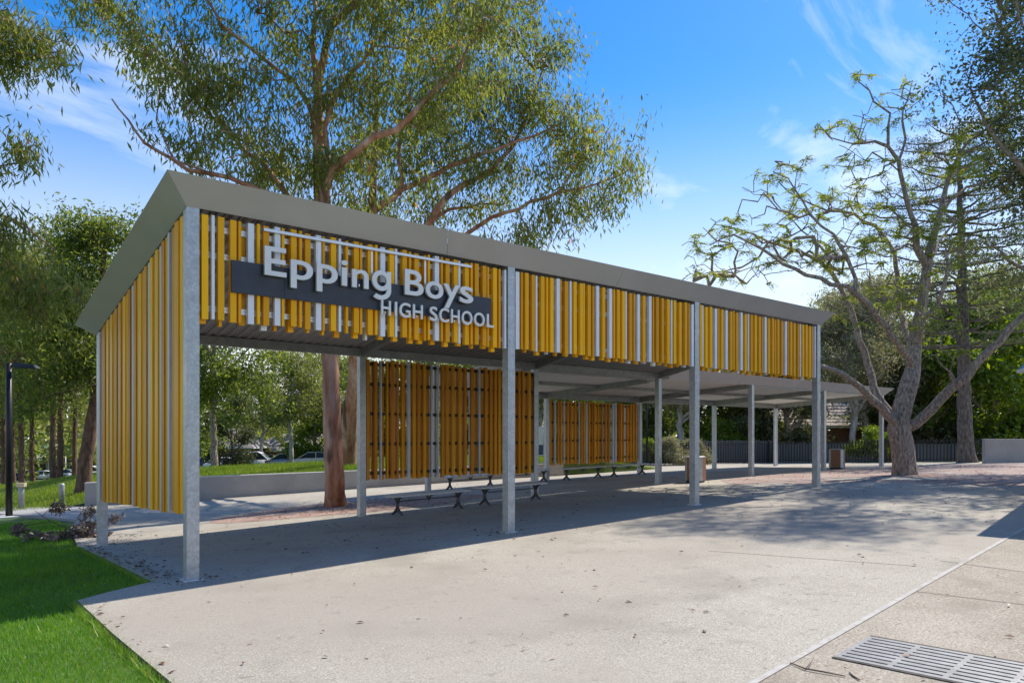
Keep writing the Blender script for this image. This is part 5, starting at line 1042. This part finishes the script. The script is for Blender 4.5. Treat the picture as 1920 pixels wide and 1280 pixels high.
PROF = {'sedan': ([(-2.2, .35), (-2.2, .72), (-2.0, .88), (-1.1, .96), (.75, .98), (1.75, .86), (2.15, .70), (2.2, .38)], [(-1.75, .93), (-1.0, 1.40), (.05, 1.45), (.55, 1.36), (1.25, .94)]),
        'wagon': ([(-2.35, .42), (-2.35, .9), (-2.25, 1.06), (.95, 1.08), (1.95, .98), (2.3, .78), (2.35, .42)], [(-2.25, 1.05), (-2.0, 1.72), (.15, 1.78), (.5, 1.66), (1.2, 1.05)])}
def make_car(kind, paint, label, px, Z, rz):
    body, cab = PROF[kind]; c = at(px, 815, Z); z0 = float(terr(c[0], c[1])); R_ = thing('parked_car', label, 'car', (c[0], c[1], z0), rz, 'cars in the car park'); hw = .88
    bm = bmesh.new(); L_ = [[bm.verts.new((x, y * (hw if 0 < i < len(body) - 1 else hw * .94), z)) for i, (x, z) in enumerate(body)] for y in (-1, 1)]
    for i in range(len(body)): j = (i + 1) % len(body); bm.faces.new([L_[0][i], L_[0][j], L_[1][j], L_[1][i]])
    bm.faces.new(L_[0][::-1]); bm.faces.new(L_[1]); bmesh.ops.bevel(bm, geom=bm.edges[:], offset=.05, segments=2, affect='EDGES'); link('body', mesh_of(bm, 'body'), paint, R_, True)
    bm = bmesh.new(); n_ = len(cab); L_ = [[bm.verts.new((x, y * (hw * .97 if i in (0, n_ - 1) else hw * .76), z)) for i, (x, z) in enumerate(cab)] for y in (-1, 1)]
    for i in range(n_): j = (i + 1) % n_; bm.faces.new([L_[0][i], L_[0][j], L_[1][j], L_[1][i]])
    bm.faces.new(L_[0][::-1]); bm.faces.new(L_[1]); link('cabin_glass', mesh_of(bm, 'cabin_glass'), 'glass_dark', R_)
    rf = [p_ for p_ in cab[1:-1]]; bm = bmesh.new(); n_ = len(rf); L_ = [[bm.verts.new((x, y * hw * .775, z + .012)) for x, z in rf] for y in (-1, 1)]; U_ = [[bm.verts.new((x, y * hw * .70, z + .055)) for x, z in rf] for y in (-1, 1)]
    for i in range(n_ - 1):
        bm.faces.new([U_[0][i], U_[0][i + 1], U_[1][i + 1], U_[1][i]]); bm.faces.new([L_[0][i], L_[0][i + 1], U_[0][i + 1], U_[0][i]]); bm.faces.new([L_[1][i + 1], L_[1][i], U_[1][i], U_[1][i + 1]])
    bm.faces.new([L_[0][0], U_[0][0], U_[1][0], L_[1][0]]); bm.faces.new([L_[0][-1], L_[1][-1], U_[1][-1], U_[0][-1]]); link('roof', mesh_of(bm, 'roof'), paint, R_, True)
    for y in (-1, 1):                                     # pillars
        bm = bmesh.new()
        for (a_, b_) in ((cab[0], cab[1]), (cab[-1], cab[-2])): bar(bm, (a_[0], y * hw * .975, a_[1]), (b_[0], y * hw * .77, b_[1]), .09, .05)
        mx_ = (cab[1][0] + cab[-2][0]) / 2; bar(bm, (mx_, y * hw * .975, cab[0][1]), (mx_, y * hw * .77, cab[2][1] - .02), .09, .05, Vector((1, 0, 0))); link('pillars', mesh_of(bm, 'pillars'), paint, R_)
        for x in (-1.35, 1.38):
            bm = bmesh.new(); tube(bm, [(x, y * .72, .32), (x, y * .9, .32)], .32, 18); wv = link('wheel', mesh_of(bm, 'wheel'), 'rubber', R_); bm = bmesh.new(); tube(bm, [(x, y * .901, .32), (x, y * .915, .32)], .2, 14); link('rim', mesh_of(bm, 'rim'), 'rim', wv)
        xf = body[-2][0]; box('headlight', xf - .12, xf + .01, min(y * .5, y * .8), max(y * .5, y * .8), .62, .74, 'lamp_clear', R_, .02); xr = body[0][0]; box('tail_light', xr - .015, xr + .1, min(y * .55, y * .82), max(y * .55, y * .82), .68, .84, 'lamp_red', R_, .02)
    if kind == 'wagon':
        for y in (-1, 1): bm = bmesh.new(); bar(bm, (-1.7, y * .52, 1.87), (.1, y * .52, 1.87), .03, .03); link('roof_rack', mesh_of(bm, 'roof_rack'), 'black', R_)
for a in (('wagon', 'paint_white', 'white people mover with roof rails showing above the bank', 482, 72, ang + .12), ('sedan', 'paint_silver', 'silver sedan right of the white people mover', 545, 68, ang + .25), ('sedan', 'paint_white', 'white sedan left of the gum trunk', 598, 66, ang + .2), ('sedan', 'paint_silver', 'silver car roof right of the gum trunk', 668, 72, ang + .3),
          ('sedan', 'paint_dark', 'dark car at the left end of the row above the bank', 392, 80, ang + .2), ('sedan', 'paint_white', 'white car roof left of the people mover', 425, 78, ang + .15),
          ('sedan', 'paint_white', 'white car facing us between the trunks, far car park', 86, 108, -ang - .9), ('sedan', 'paint_red', 'dark red car in the far car park', 73, 116, -ang - .9), ('sedan', 'paint_dark', 'dark car beside the red one in the far car park', 66, 112, -ang - 1.0), ('wagon', 'paint_silver', 'silver car behind the thin straight trunk', 52, 114, -ang - .9), ('sedan', 'paint_blue', 'blue car left of the pale trunk, far car park', 32, 112, -ang - .9), ('wagon', 'paint_white', 'white van near the black lamp post, far car park', 33, 120, ang), ('sedan', 'paint_white', 'white car right of the close pair of trunks', 124, 105, ang + .3), ('sedan', 'paint_silver', 'pale car beside the leaning tree', 146, 110, ang + .2), ('wagon', 'paint_white', 'white wagon just left of the end screen', 172, 108, ang + .2)):
    make_car(*a)
